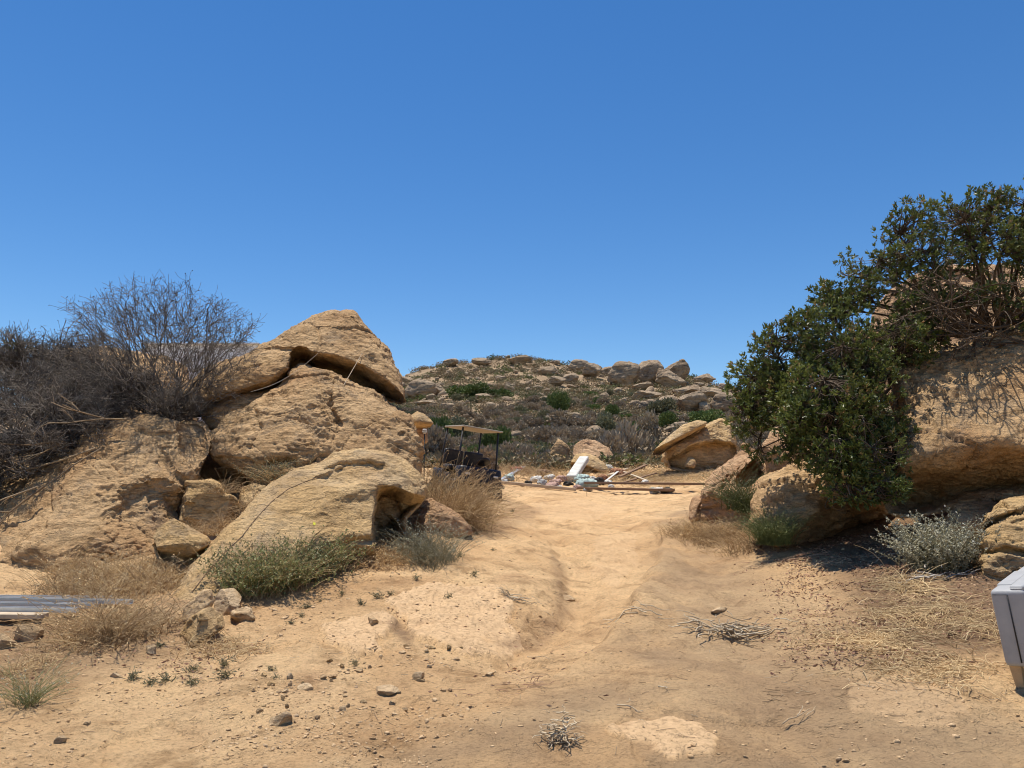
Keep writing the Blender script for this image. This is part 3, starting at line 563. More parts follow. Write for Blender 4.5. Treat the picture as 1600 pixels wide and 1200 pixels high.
# ---- broad-leaved evergreen shrubs on the right bank
def leafy(name, label, cat, base, lumps, seed, dens=230, leaf=(.085, .016), stem_r=.03, mat=None, group=None, gap=-.12, twigs=.5, nleaf=9, extra_tips=.25):
    rs = np.random.RandomState(seed); bp = PV(*base) if not isinstance(base, Vector) else base; root = empty(name, bp); tag(root, label, cat, group)
    fol = Acc(); br = Acc(); b0 = np.array(bp)
    for (px, py, Y, rx, ry, rd) in lumps:
        c = P(px, py, Y); s = Y / F; rad = np.array([rx * s, rd, ry * s]); n = int(dens * (rx * ry) / 2500)
        u = unit(rs.normal(size=(n, 3))); rr = rs.rand(n) ** .42; p = c + u * rr[:, None] * rad * (1 + .22 * fbm(c + u * rad, .35, 3, seed)[:, None] * 2)
        keep = fbm(p, .42, 3, seed + 1) > gap; p = p[keep]; u = u[keep]; n = len(p)
        out = unit(u * [1, 1, .8] + [0, 0, .55] + rs.normal(size=(n, 3)) * .3)
        idx = np.repeat(np.arange(n), nleaf); m = len(idx); d = unit(out[idx] + rs.normal(size=(m, 3)) * .62); C = p[idx] + out[idx] * (rs.rand(m) * leaf[0] * 1.1)[:, None]
        cl = np.clip(.35 + .55 * fbm(p, .5, 2, seed + 4), 0, 1)[idx]; ti = np.clip(cl * .75 + .35 * rs.rand(m) - .05, 0, .86)
        tip = (rs.rand(n) < extra_tips * sstep(.2, .9, out[:, 2]))[idx] & (rs.rand(m) < .45); ti[tip] = .88 + .12 * rs.rand(tip.sum())
        leaves(fol, C, d, leaf[0], leaf[1], rs, ti)
        # stem to the lump, twigs to the rosettes
        ns = max(2, int(rx / 18)); e = c + rs.normal(size=(ns, 3)) * rad * .35; bs = b0 + rs.normal(size=(ns, 3)) * [.12, .12, .03]; bow = rs.normal(size=(ns, 3)) * .14 + [0, 0, .10]
        ST = curve(bs, e, bow, 9); ST[:, 1:-1] += rs.normal(size=ST[:, 1:-1].shape) * .025; V, Q = tubes(ST, np.linspace(1, .32, 9)[None] * stem_r * (.6 + .6 * rs.rand(ns, 1)), 6); br.add(V, Q, np.repeat(rs.rand(ns), 48))
        k = rs.rand(n) < twigs; q = p[k]; m = len(q)
        if m:
            cand = ST[:, 4:].reshape(-1, 3); dd = np.linalg.norm(q[:, None] - cand[None], axis=2) + .25 * rs.rand(m, len(cand)); a = cand[np.argmin(dd, 1)]
            TW = curve(a, q, rs.normal(size=(m, 3)) * .06 + [0, 0, -.03], 5); V, Q = tubes(TW, np.linspace(1, .4, 5)[None] * .0065 * (.7 + .9 * rs.rand(m, 1)), 3); br.add(V, Q, np.repeat(rs.rand(m), 12))
    br.build('branches', M_bark, root); fol.build('foliage', mat or M_sumac, root)
    return root
leafy('laurel_shrub', 'dense dark green evergreen shrub hanging over the low rounded boulder', 'shrub', (1330, 650, 10.4), [
 (1180,600,10.2,42,52,.5),(1168,650,10.2,28,40,.4),(1215,560,10.0,50,50,.6),(1240,620,9.7,62,60,.6),(1275,520,10.0,50,36,.6),(1310,560,9.7,66,52,.7),(1370,540,9.9,62,40,.7),(1420,505,10.2,50,26,.5),(1300,640,9.2,80,62,.6),(1365,620,9.3,42,80,.5),
 (1240,690,9.4,44,34,.4),(1310,705,8.9,62,52,.45),(1362,720,8.8,42,52,.4),(1330,765,8.7,46,26,.3),(1295,468,10.3,34,26,.4),(1255,508,10.1,30,22,.4),(1385,765,8.6,26,24,.25),(1400,700,9.0,22,60,.3),(1412,560,9.9,34,34,.4),(1440,530,10.0,40,22,.4),(1190,690,9.9,24,30,.3),(1265,660,9.1,55,45,.4)], 101, dens=620, leaf=(.054, .0115), gap=-.06)
leafy('laurel_tree', 'tall spreading evergreen rooted on top of the overhanging boulder', 'tree', (1560, 545, 11.2), [
 (1322,452,10.4,38,34,.5),(1345,420,10.4,36,30,.5),(1385,400,10.3,50,38,.6),(1360,455,10.2,50,34,.5),(1420,350,10.3,36,34,.5),(1445,395,10.1,56,46,.6),(1490,345,10.2,56,42,.6),(1550,335,10.1,56,44,.6),(1600,318,10.0,50,36,.6),(1530,390,9.9,66,40,.6),(1610,385,9.9,60,50,.6),(1680,340,10.0,70,60,.7),
 (1560,455,9.6,46,24,.4),(1610,470,9.5,50,42,.4),(1500,470,9.8,34,16,.3),(1690,450,9.6,60,60,.5),(1310,490,10.2,46,22,.5),(1440,440,10.0,46,20,.4),(1650,500,9.6,60,30,.4),(1420,478,9.9,44,18,.3)], 102, dens=450, stem_r=.035, gap=.0, leaf=(.056, .0115))

# bare limbs tangled along the top of the overhanging boulder
def bare(name, label, cat, base, dirs, L0, r0, levels, seed, m=None, loc=None, group=None, **kw):
    rs = np.random.RandomState(seed); acc = Acc(); lst = branching(base, dirs, L0, r0, levels, rs, **kw); add_tubes(acc, lst)
    o = acc.build(name, m or M_twig, None, False, loc=np.asarray(loc if loc is not None else base[0])); tag(o, label, cat, group); return o
rs = np.random.RandomState(5)
b = np.array([P(1590 + rs.uniform(-110, 90), 522 + rs.uniform(-14, 14), 10.1 + rs.uniform(-.4, .3)) for _ in range(18)])
bare('dead_branches', 'tangle of bare grey limbs lying along the top of the overhanging boulder', 'branches', b, np.stack([rs.uniform(-1.6, .1, 18), rs.uniform(-.9, .1, 18), rs.uniform(-.7, .05, 18)], 1), 1.0, .022, 4, 5, m=M_bark, pale=.3, kids=(3, 4), fac=.6, droop=.02)

# ---- dead thicket on the left
def dead_shrub(label, px, py, Y, rad, seed, fan=1.0, lean=(0, 0, 0), levels=5, n0=12, tintm=None, cat='shrub', group=None, flat=1.0, r0=.024, kids=(4, 5), name='dead_shrub'):
    rs = np.random.RandomState(seed); b0 = P(px, py, Y); a = rs.rand(n0) * 6.283; el = R(90) - fan * rs.rand(n0) ** .7 * R(75)
    d = np.stack([np.cos(a) * np.cos(el), np.sin(a) * np.cos(el), np.sin(el) * flat], 1) + np.array(lean); base = b0 + rs.normal(size=(n0, 3)) * [.12, .12, .02]
    rs2 = rs; acc = Acc(); lst = branching(base, d, rad * .46, r0, levels, rs2, kids=kids, fac=.64, ang=.52, up=.07, wander=.17, rfac=.6, pale=.05)
    add_tubes(acc, lst, 3, .0028); PT = lst[-1][0]; k = rs.rand(len(PT)) < .16; C = PT[k, -1]
    if len(C): leaves(acc, C, rs.normal(size=(len(C), 3)), np.full(len(C), .03), .008, rs, rs.rand(len(C)) * .25)
    o = acc.build(name, tintm or M_twig, None, False, loc=b0); tag(o, label, cat, group); return o
def dome_shrub(label, base, centre, rx, ry, rd, n, seed):
    rs = np.random.RandomState(seed); b0 = P(*base); c = P(*centre); s = centre[2] / F; u = unit(rs.normal(size=(n, 3))); rr = .30 + .70 * rs.rand(n) ** .45; tips = c + u * rr[:, None] * np.array([rx * s, rd, ry * s]) * (1 + .25 * fbm(u * 2, 1, 3, seed))[:, None]
    tips = tips[tips[:, 2] > b0[2] - .1]; n = len(tips); acc = Acc(); par = tips
    levels = [(len(tips) // 3, .86, .0028, .0036), (len(tips) // 11, .68, .0036, .006), (len(tips) // 45, .46, .006, .010), (18, .2, .010, .018), (5, 0.0, .018, .030)]
    for k, fr, r1, r2 in levels:
        sd = par[rs.choice(len(par), min(k, len(par)), False)]; dd = ((par[:, None] - sd[None]) ** 2).sum(2); a = np.argmin(dd, 1)
        cen = np.array([par[a == i].mean(0) if (a == i).any() else sd[i] for i in range(len(sd))]); cen = b0 + (cen - b0) * (fr / (fr + (1 - fr) * .42) if fr else .04) + rs.normal(size=cen.shape) * .03
        CV = curve(cen[a], par, rs.normal(size=par.shape) * .05 * np.linalg.norm(par - cen[a], axis=1)[:, None] * 2.2 + [0, 0, -.02], 7); CV[:, 1:-1] += rs.normal(size=CV[:, 1:-1].shape) * .012
        ti = rs.rand(len(par)) * .6; V, Q = tubes(CV, np.linspace(r2, r1, 7)[None] * (.8 + .4 * rs.rand(len(par), 1)), 3); acc.add(V, Q, np.repeat(ti, 18))
        if k == levels[0][0]:
            for _ in range(2):   # side twigs
                q = CV[:, rs.randint(2, 6)]; e = q + unit(rs.normal(size=q.shape) + (q - c) * .8) * (.10 + .16 * rs.rand(len(q), 1)); TW = curve(q, e, rs.normal(size=q.shape) * .02, 4); V, Q = tubes(TW, np.full((len(q), 4), .0026), 3); acc.add(V, Q, np.repeat(rs.rand(len(q)) * .6, 9)); C = e[rs.rand(len(e)) < .4]; leaves(acc, C, rs.normal(size=C.shape), np.full(len(C), .03), .007, rs, rs.rand(len(C)) * .2)
        par = cen
    o = acc.build('leafless_shrub', M_twig, None, False, loc=b0); tag(o, label, 'shrub'); return o
dome_shrub('tall rounded leafless shrub rising above the thicket beside the cap boulder', (270, 668, 12.2), (252, 556, 12.3), 160, 124, 1.4, 2000, 201)
if 0: dead_shrub('tall rounded leafless shrub rising above the thicket beside the cap boulder', 262, 664, 12.3, 2.3, 201, n0=24, r0=.026, fan=1.12)
TH = [(170,676,11.6,1.0),(105,706,11.2,1.1),(40,744,10.9,1.15),(-30,782,10.5,1.1),(205,640,12.6,1.1),(130,640,12.6,1.15),(55,655,12.4,1.2),(-25,665,12.2,1.25),(-110,690,12.0,1.3),(-90,800,10.4,1.0),(15,700,11.6,1.1),(90,665,11.9,1.0),(270,648,12.0,.7),(60,600,14,1.25),(-20,600,14,1.4),(150,600,14.2,1.1)]
rs = np.random.RandomState(77); protos = []
for i, (px, py, Y, rad) in enumerate(TH):
    if i < 5:
        o = dead_shrub('grey leafless shrub in the dense thicket along the huge slab', px, py, Y, 1.1, 300 + i, fan=1.3, levels=5, n0=9, flat=.62, lean=(-.15, -.1, 0), group='leafless shrubs of the left thicket'); protos.append(o)
    else:
        o = protos[i % 5].copy(); COL.objects.link(o); o.location = P(px, py, Y); o.rotation_euler = (0, 0, rs.rand() * 6.28)
    o['label'] = 'grey leafless shrub ' + ['just below the tall rounded leafless shrub','on the slab edge left of the branch shadows','halfway down the left slab edge','low on the left slab edge','behind the slab corner beside the tall leafless shrub','behind the middle of the slab edge','over the long pale limb','above the pale limbs at the left margin','at the far left margin below the dark evergreen','lowest of the thicket at the left margin','left of the halfway slab edge','in the heart of the thicket','squeezed between tall leafless shrub and cap boulder','under the tan ledge','beside the dusty dark green shrub','before the tan ledge'][i]
    k = rad / 1.1; o.scale = (k, k, k * .78)
for i, (px, py, Y, L, dx, dz, lab) in enumerate([(150,700,10.6,2.2,-1,-.42,'long pale fallen limb sloping down through the thicket'),(90,690,10.6,1.5,-1,-.30,'shorter pale limb lying above the long pale fallen limb'),(60,760,10.0,1.3,-1,-.55,'pale limb at the foot of the thicket by the left margin'),(190,655,10.9,1.2,-1,.05,'level pale limb in the upper thicket'),(60,515,13.2,.9,.12,1,'upright crooked bare stem at the far left skyline')]):
    up = dz > .5; n = 4 if up else 2
    b = np.array([P(px + k * 9, py + (70 if up else 0), Y) for k in range(n)])
    if i in (2,): pass
    bare('dead_branch' if not up else 'bare_stem', lab, 'branch', b, np.tile([dx, -.15, dz], (n, 1)) + np.random.RandomState(i).normal(size=(n, 3)) * .1, L * .8, .014, 3, 400 + i, m=M_drystick if not up else M_twig, wander=.14, up=0, kids=(2, 3), fac=.45)
leafy('evergreen_shrub', 'dusty dark green shrub at the far left edge behind the thicket', 'shrub', (0, 640, 15), [(0,556,14,60,24,.8),(50,552,14,40,18,.6),(-70,570,15,60,40,.8),(20,600,14.6,70,30,.8)], 131, dens=260, leaf=(.07, .012), mat=M_hillolive)

LM = [(812,566,'the pale summit boulder'),(757,572,'the low pink skyline rock'),(703,570,'the pinkish left shoulder rock'),(660,615,'the big left-foot boulder'),(925,582,'the jumbled skyline crag'),(977,590,'the dark rounded ridge boulder'),(1013,590,'the pale ridge block'),(1057,588,'the square rock tower'),(1100,596,'the dark low ridge rock'),
 (1080,634,'the wide whitish boulder'),(1118,618,'the long layered rock'),(1010,622,'the cracked flat rock'),(868,634,'the round bright green bush'),(735,612,'the wide green bush'),(796,606,'the dark egg-shaped rock'),(740,672,'the cart roof'),(875,700,'the egg-shaped boulder'),(945,668,'the olive bush above the grey shrub'),(975,700,'the big grey shrub'),(1060,690,'the leaning slab boulder'),(905,604,'the rock knob slope'),(850,585,'the slab under the summit'),(700,690,'the left cart post')]
LM = LM + [(1140, 700, 'the green shrub edge'), (1180, 640, 'the laurel foliage')]
def where(a, b_, taken, first):
    """which landmark a small thing is nearest to, and on what side; a second word for how far when that is taken already"""
    d = sorted((math.hypot(a - x, (b_ - y) * 1.6), x, y, t) for x, y, t in LM)
    for dist, x, y, t in d[:5]:
        dx, dy = a - x, (b_ - y) * 1.6
        side = ('right of' if dx > 0 else 'left of') if abs(dx) > 1.8 * abs(dy) else ('below' if dy > 0 else 'above') if abs(dy) > 1.8 * abs(dx) else ('lower right of' if dy > 0 else 'upper right of') if dx > 0 else ('lower left of' if dy > 0 else 'upper left of')
        far = '' if dist < 22 else 'some way ' if dist < 40 else 'well '
        lab = f"{first} {far}{side} {t}"
        if lab not in taken: break
    n_ = 2
    while lab in taken:
        lab = lab.replace(first, ["another ", "yet another ", "one more ", "a further "][min(n_ - 2, 3)] + first) if n_ < 6 else lab; n_ += 1
        if n_ > 6: break
    taken.add(lab); w__ = lab.split(); return ' '.join(w__ if len(w__) <= 16 else [q for q in w__ if q not in ('some', 'way', 'well', 'the')])
# ---- herbs, grasses, low shrubs near the road
def tuft(name, label, cat, spots, n, h, spread, seed, m=None, r=.0028, droop=.35, lean=(0, 0), heads=0.0, K=6, jitter=.1, leafy_n=0, leafsz=(.02, .006), lm=None, group=None, tl=(0, 1), snap=True):
    """stems rising and arching from the ground round the given foot points"""
    rs = np.random.RandomState(seed); S = np.array([np.array(s) for s in spots]); i = rs.randint(0, len(S), n); b0 = S[i] + rs.normal(size=(n, 3)) * [spread, spread, 0]
    if snap: b0[:, 2] = ground(b0[:, 0], b0[:, 1])[0] - .01
    a = rs.rand(n) * 6.283; q = rs.rand(n) ** .6 * droop * 1.5; d = unit(np.stack([np.cos(a) * q + lean[0], np.sin(a) * q + lean[1], np.ones(n)], 1)); L = h * (.45 + .75 * rs.rand(n))
    PT = np.zeros((n, K, 3)); PT[:, 0] = b0; dd = d
    for k in range(1, K):
        dd = unit(dd + rs.normal(size=(n, 3)) * jitter + np.stack([np.cos(a) * .12, np.sin(a) * .12, -np.full(n, .16 * droop)], 1)); PT[:, k] = PT[:, k - 1] + dd * (L / (K - 1))[:, None]
    if snap and droop > 1: PT[..., 2] = np.maximum(PT[..., 2], ground(PT[..., 0].ravel(), PT[..., 1].ravel())[0].reshape(PT.shape[:2]) + .004 + .03 * rs.rand(n, 1) * (np.arange(K) > 0))
    acc = Acc(); ti = tl[0] + (tl[1] - tl[0]) * rs.rand(n); add_tubes(acc, [(PT, r * np.linspace(1, .4, K)[None] * (.7 + .6 * rs.rand(n, 1)), ti)])
    if heads:
        j = rs.rand(n) < heads; C = PT[j, -1]; C = np.repeat(C, 4, 0) - dd[j].repeat(4, 0) * (rs.rand(len(C) * 4)[:, None] * .06); leaves(acc, C, rs.normal(size=C.shape) + dd[j].repeat(4, 0), np.full(len(C), .03), .004, rs, np.clip(.5 + .5 * rs.rand(len(C)), 0, 1))
    loc = np.array([b0[:, 0].mean(), b0[:, 1].mean(), b0[:, 2].mean()])
    if leafy_n:
        root = empty(name, loc); tag(root, label, cat, group); acc.build('stems', m or M_straw, root); la = Acc(); j = rs.randint(0, n, n * leafy_n); t = .15 + .85 * rs.rand(len(j)); kk = np.minimum((t * (K - 1)).astype(int), K - 2); fr = (t * (K - 1) - kk)[:, None]
        C = PT[j, kk] * (1 - fr) + PT[j, kk + 1] * fr; D = rs.normal(size=C.shape) + [0, 0, .5]; leaves(la, C, D, np.full(len(C), leafsz[0]), leafsz[1], rs, np.clip(.2 + .5 * t + .3 * rs.rand(len(C)), 0, 1)); la.build('leaves', lm or M_green, root); return root
    o = acc.build(name, m or M_straw, None, False, loc=loc); tag(o, label, cat, group); return o
T = tuft
T('dry_grass', 'golden dry grass mass below the huge slab beside the yellow block', 'grass clump', [G(110,925),G(150,915),G(190,920),G(230,925),G(170,940),(G(260,915)),G(120,900),G(200,900)], 2300, .36, .17, 501, droop=.6, heads=.4, jitter=.14)
T('dry_grass', 'taller dry grass standing in front of the metal strips', 'grass clump', [G(130,1000),G(165,1003),G(200,998),G(150,985),G(222,985)], 850, .42, .12, 502, droop=.7, heads=.4, jitter=.14, tl=(0, .8))
T('dry_grass', 'sparse dry grass creeping at the foot of the pale wedge stone', 'grass clump', [G(350,1010),G(380,1020),G(330,1015)], 260, .22, .12, 503, droop=1.2, jitter=.25)
T('dry_grass', 'dry brown tuft hanging before the pitted boulder', 'grass clump', [PV(400,740,11.7),PV(380,735,11.7),PV(420,745,11.6)], 420, .42, .12, 504, snap=False, droop=1.0, lean=(-.4, -.3), jitter=.2, tl=(0, .5))
T('dry_grass', 'dry stalks around the broken yellowish rock', 'grass clump', [PV(300,834,9.8),PV(340,836,9.7),PV(372,822,9.9),PV(400,800,10.1),PV(262,884,9.0),PV(300,888,8.9),PV(345,770,10.4)], 900, .34, .14, 505, snap=False, droop=.8, jitter=.2, tl=(0, .7))
T('green_herb', 'dusty green low shrub between the sloping boulder and the pitted boulder', 'shrub', [PV(450,762,11.0),PV(430,758,11.0),PV(472,760,11.0)], 620, .55, .13, 506, snap=False, droop=.6, leafy_n=9, leafsz=(.04, .006), lm=M_hillolive, lean=(.1, -.2))
T('green_herb', 'bright green leafy herb mound at the foot of the sloping boulder', 'herb', [G(390,930),G(420,925),(G(450,918)),G(485,905),G(505,898),G(380,915),G(440,900)], 1900, .50, .10, 507, droop=.45, leafy_n=15, leafsz=(.028, .009))
T('dry_weed', 'reddish dry stems standing out of the green herb mound', 'herb', [G(385,905),G(410,900),G(450,900),G(360,915)], 260, .58, .12, 508, droop=.4, heads=.6, tl=(0, .4))
T('grey_herb', 'grey brittle herb growing before the dark hollow of the boulder', 'herb', [G(660,880),G(680,885),G(695,875),G(665,865),G(640,872)], 480, .55, .10, 509, m=M_sage, droop=.5, leafy_n=6, leafsz=(.022, .005), lm=M_sage, tl=(0, .5))
T('dry_herb', 'low brown herb strip between green mound and grey herb', 'herb', [G(570,885),G(600,880),G(620,878),G(590,870)], 520, .30, .13, 510, droop=.8, leafy_n=4, leafsz=(.02, .005), lm=M_straw, tl=(0, .5))
T('straw_shrub', 'big tangled straw-coloured bush in front of the golf cart', 'shrub', [G(690,822),G(706,822),G(726,820),G(685,805),G(705,803),G(722,806),G(668,795)], 2300, .96, .17, 511, droop=.75, jitter=.2, heads=.4, r=.0045, tl=(0, .8))
T('grey_herb', 'greyish herb at the left side of the straw-coloured bush', 'herb', [G(675,800),G(690,800),G(680,785)], 500, .8, .15, 512, m=M_sage, droop=.7, leafy_n=5, leafsz=(.04, .01), lm=M_sage, r=.004, tl=(0, .5))
T('dry_grass', 'low dry grass at the foot of the cracked upright rock', 'grass clump', [PV(1075,806,12.2),PV(1098,812,12.0),PV(1120,818,11.8),PV(1140,826,11.4),PV(1170,836,10.6)], 1300, .32, .22, 513, droop=.7, heads=.3, r=.004, tl=(0, .7))
T('green_herb', 'small blue green broom at the foot of the low rounded boulder', 'herb', [PV(1208,852,9.45),PV(1222,850,9.45),PV(1200,850,9.5)], 620, .50, .07, 514, snap=False, m=M_green, droop=.45, leafy_n=6, leafsz=(.03, .003), r=.002, tl=(0, .3))
T('green_herb', 'feathery green herb in the hollow of the cracked upright rock', 'herb', [PV(1165,798,12.1),PV(1176,802,12.0),PV(1156,796,12.1)], 360, .72, .10, 515, snap=False, m=M_green, droop=.5, leafy_n=6, leafsz=(.04, .004), lm=M_hillolive, r=.004, tl=(0, .4))
T('white_sage', 'silvery white sage bush in front of the cracked layered rock', 'shrub', [G(1440,888),G(1462,892),G(1485,893),G(1505,888),G(1478,880),G(1448,880)], 420, .54, .085, 516, m=M_sage, droop=.36, leafy_n=34, leafsz=(.024, .0075), lm=M_sage, r=.0035, jitter=.08, tl=(0, .5))
T('dry_grass', 'bleached straw spilling left from the white sage bush', 'grass clump', [G(1405,905),G(1415,915),G(1430,925)], 170, .42, .08, 517, droop=1.6, lean=(-.3, -.4), jitter=.16, r=.0035, tl=(.5, 1))
T('dry_grass', 'flattened pale straw mat between the sage bush and the sofa', 'grass clump', [G(1330,1000),G(1360,1010),G(1390,1000),G(1430,985),G(1470,975),G(1500,960),G(1400,960),G(1450,950),G(1530,985)], 1500, .26, .20, 518, droop=3.2, jitter=.35, r=.0030, tl=(.2, 1))
T('dry_grass', 'scattered pale straw nearest to the sofa leg', 'grass clump', [G(1430,1045),G(1460,1055),G(1490,1040),G(1400,1050)], 420, .22, .16, 519, droop=3.2, jitter=.35, r=.0030, tl=(.2, 1))
T('weed', 'pale green wispy weed at the left edge of the dirt', 'herb', [G(38,1100),G(45,1102),G(50,1098)], 110, .34, .03, 520, m=M_green, droop=.6, leafy_n=5, leafsz=(.014, .003), lm=M_sage, r=.0018, tl=(.5, 1))
T('weed', 'yellowing dry weed just behind the wispy weed', 'herb', [G(20,1050),G(40,1045),G(5,1060),G(60,1040)], 220, .22, .08, 521, droop=1.2, jitter=.2, r=.002)
WG = [(205,1062),(236,1068),(262,1064),(298,1050),(300,1070),(350,1040),(352,1060),(430,1060),(425,1048),(556,1040),(250,1010),(565,945),(590,935),(480,950),(500,940),(470,965),(455,975),(700,935),(740,900),(760,820),(800,800),(745,835),(770,860),(610,930),(535,930),(650,905),(720,870)]
SLM = [(200,980,'the dry grass by the metal strips'),(320,960,'the pale wedge stone'),(437,1125,'the pointed pale stone'),(450,915,'the green herb mound'),(583,970,'the lone squarish stone'),(700,960,'the largest bare rock slab'),(680,870,'the grey herb'),(606,1075,'the half-sunk grey stone'),(730,800,'the straw-coloured bush'),(805,940,'the knot of dry twigs'),(45,1095,'the wispy weed'),(375,1005,'the sparse creeping grass')]
STK = set()
def SDL(a, b_, first='dark dry seedling'):
    global LM
    keep = LM; LM = SLM; r = where(a, b_, STK, first); LM = keep; return r
ps = []
for i, (a, b_) in enumerate(WG):
    if i < 3: o = T('seedling', SDL(a, b_), 'herb', [G(a, b_)], 22, .09, .012, 540 + i, m=M_hillolive, droop=.7, r=.0016, jitter=.25, heads=.7, tl=(0, .8), group='seedlings on the left bank'); ps.append(o)
    else: o = ps[i % 3].copy(); COL.objects.link(o); o.location = G(a, b_); o.rotation_euler = (0, 0, i * 1.7); s_ = .5 + .09 * (i % 7); o.scale = (s_,) * 3; o['label'] = SDL(a, b_)

# ---- branch litter on the road
def sticks(label, px, py, n, L, w_, seed, flat=.03, m=None, dirx=1.0, r=.006, name='branch_pile', levels=2, cat='branches', curl=.16):
    rs = np.random.RandomState(seed); c = np.array(G(px, py)); b0 = c + rs.normal(size=(n, 3)) * [w_, w_ * .35, 0]; d = np.stack([rs.choice([-1, 1], n) * dirx + rs.normal(size=n) * .5, rs.normal(size=n) * .6, rs.normal(size=n) * .05], 1)
    lst = branching(b0, d, L, r, levels, rs, wander=curl, up=0, K=6, kids=(1, 3), fac=.6, ang=.5, rfac=.7, pale=0); acc = Acc()
    for PT, RD, ti in lst:
        zz = ground(PT[..., 0].ravel(), PT[..., 1].ravel())[0].reshape(PT.shape[:2]); PT[..., 2] = zz + RD + np.abs(rs.normal(size=(len(PT), 1))) * flat + np.abs(PT[..., 2] - b0[:, 2].mean()) * .25
    lst = [(a_, b2_, .45 + .55 * rs.rand(len(a_))) for a_, b2_, _ in lst]; add_tubes(acc, lst, 4); o = acc.build(name, m or M_drystick, None, True, loc=c); tag(o, label, cat); return o
sticks('broad heap of dry forked sticks across the right of the road', 1135, 992, 34, .24, .13, 601, flat=.06, curl=.3, r=.007)
sticks('small bundled nest of bleached twigs at the bottom of the road', 876, 1160, 34, .11, .03, 602, flat=.06, r=.0042, curl=.5)
sticks('forked twigs lying in the grey wheel track', 1010, 962, 6, .22, .06, 603, r=.005)
sticks('s-shaped bleached root on the road', 965, 1105, 1, .20, .005, 604, r=.005, curl=.4)
sticks('curled pale twig above the bleached root', 1028, 1074, 1, .16, .005, 605, r=.004, curl=.3)
sticks('thin curved twig at the right of the pale rock patch', 1222, 1140, 1, .24, .005, 606, r=.0035, curl=.2)
sticks('knot of dry twigs caught in the gully head', 805, 940, 14, .16, .07, 607, r=.0045)
sticks('long thin curved twig left of the road centre', 825, 1050, 1, .32, .005, 608, r=.004, curl=.25)
sticks('dark thin twigs lined up on the left road edge', 820, 1080, 16, .12, .14, 609, r=.002, m=M_litter)
sticks('grey forked root sticking from the sage bush', 1465, 905, 5, .35, .08, 610, r=.009, flat=.03, m=M_twig)
sticks('dry twigs in the shade under the hanging foliage', 1330, 875, 12, .22, .3, 611, r=.004)
sticks('dry twigs beside the small blue green broom', 1240, 878, 14, .22, .18, 612, r=.004, m=M_litter)

# ---- loose stones
def loose(label, px, py, w_, h_, seed, m=None, group=None, name='stone', cat='stone'):
    g = G(px, py); s_ = g.y / F; rs = np.random.RandomState(seed); V, Fc = ico(4); V = V.astype(float).copy()
    for _ in range(13):
        nrm = unit(rs.normal(size=3)); dd = V @ nrm; k = dd.max() * rs.uniform(.5, .85); V -= np.maximum(dd - k, 0)[:, None] * nrm
    V *= np.array([w_ * s_ / 1.7, w_ * s_ * .7 / 1.7, h_ * s_ / 1.5]); V += vnormals(V, Fc) * (fbm(V, .05, 4, seed) * .006)[:, None]
    a = rs.rand() * .8 - .4; Rm = np.array([[math.cos(a), -math.sin(a), 0], [math.sin(a), math.cos(a), 0], [0, 0, 1]])
    o = mk(name, V @ Rm.T, Fc, m or M_stone); o.location = g + Vector((0, 0, h_ * s_ * .16)); tag(o, label, cat, group); return o
loose('lone squarish stone resting on the left slab of bare rock', 583, 974, 20, 15, 1)
loose('pointed pale stone in the gravel at the lower left', 437, 1130, 36, 24, 2, m=M_stone)
loose('small dark stone on the road below the grey track', 1124, 956, 30, 11, 3, m=M_twig if False else M_stone)
loose('flat sharp stone lying in the gully', 888, 936, 22, 9, 4)
loose('small brown clod at the far left foreground', 96, 1160, 18, 12, 5)
loose('dark chip of stone at the lower left dirt', 136, 1132, 12, 7, 6)
loose('broad grey stone half sunk beside the gravel spill', 606, 1080, 44, 10, 7)
loose('angular stone right of the half-sunk grey stone', 655, 1062, 22, 14, 8)
loose('light stone among the gravel above the pointed pale stone', 478, 1078, 24, 13, 9)
loose('reddish pebble left of the half-sunk grey stone', 536, 1110, 12, 10, 10)
loose('whitish cobble lying left of the gully mouth', 765, 1056, 20, 8, 11)
loose('rough brown rock under the metal strips', 45, 1000, 50, 40, 12)
loose('small rough rock left of the brown rock under the strips', 8, 1010, 30, 24, 13)
loose('flat stone below the pale wedge stone', 235, 1020, 22, 14, 14)
loose('grey stone between the seedlings and the flat stone', 180, 1058, 20, 9, 15)
for i in range(40):
    rs = np.random.RandomState(700 + i); a, b_ = rs.uniform(380, 760), rs.uniform(1010, 1110)
    a = 400 + (a - 380) * .9; loose(SDL(a, b_ if a > 520 else b_ + 20, ['hand-sized grey tan stone', 'hand-sized yellowish stone'][i % 2]), a, b_ if a > 520 else b_ + 20, rs.uniform(6, 14), rs.uniform(4, 9), 700 + i, m=[M_stone, M_rock_y][i % 2], group='angular stones in the gravel spill')
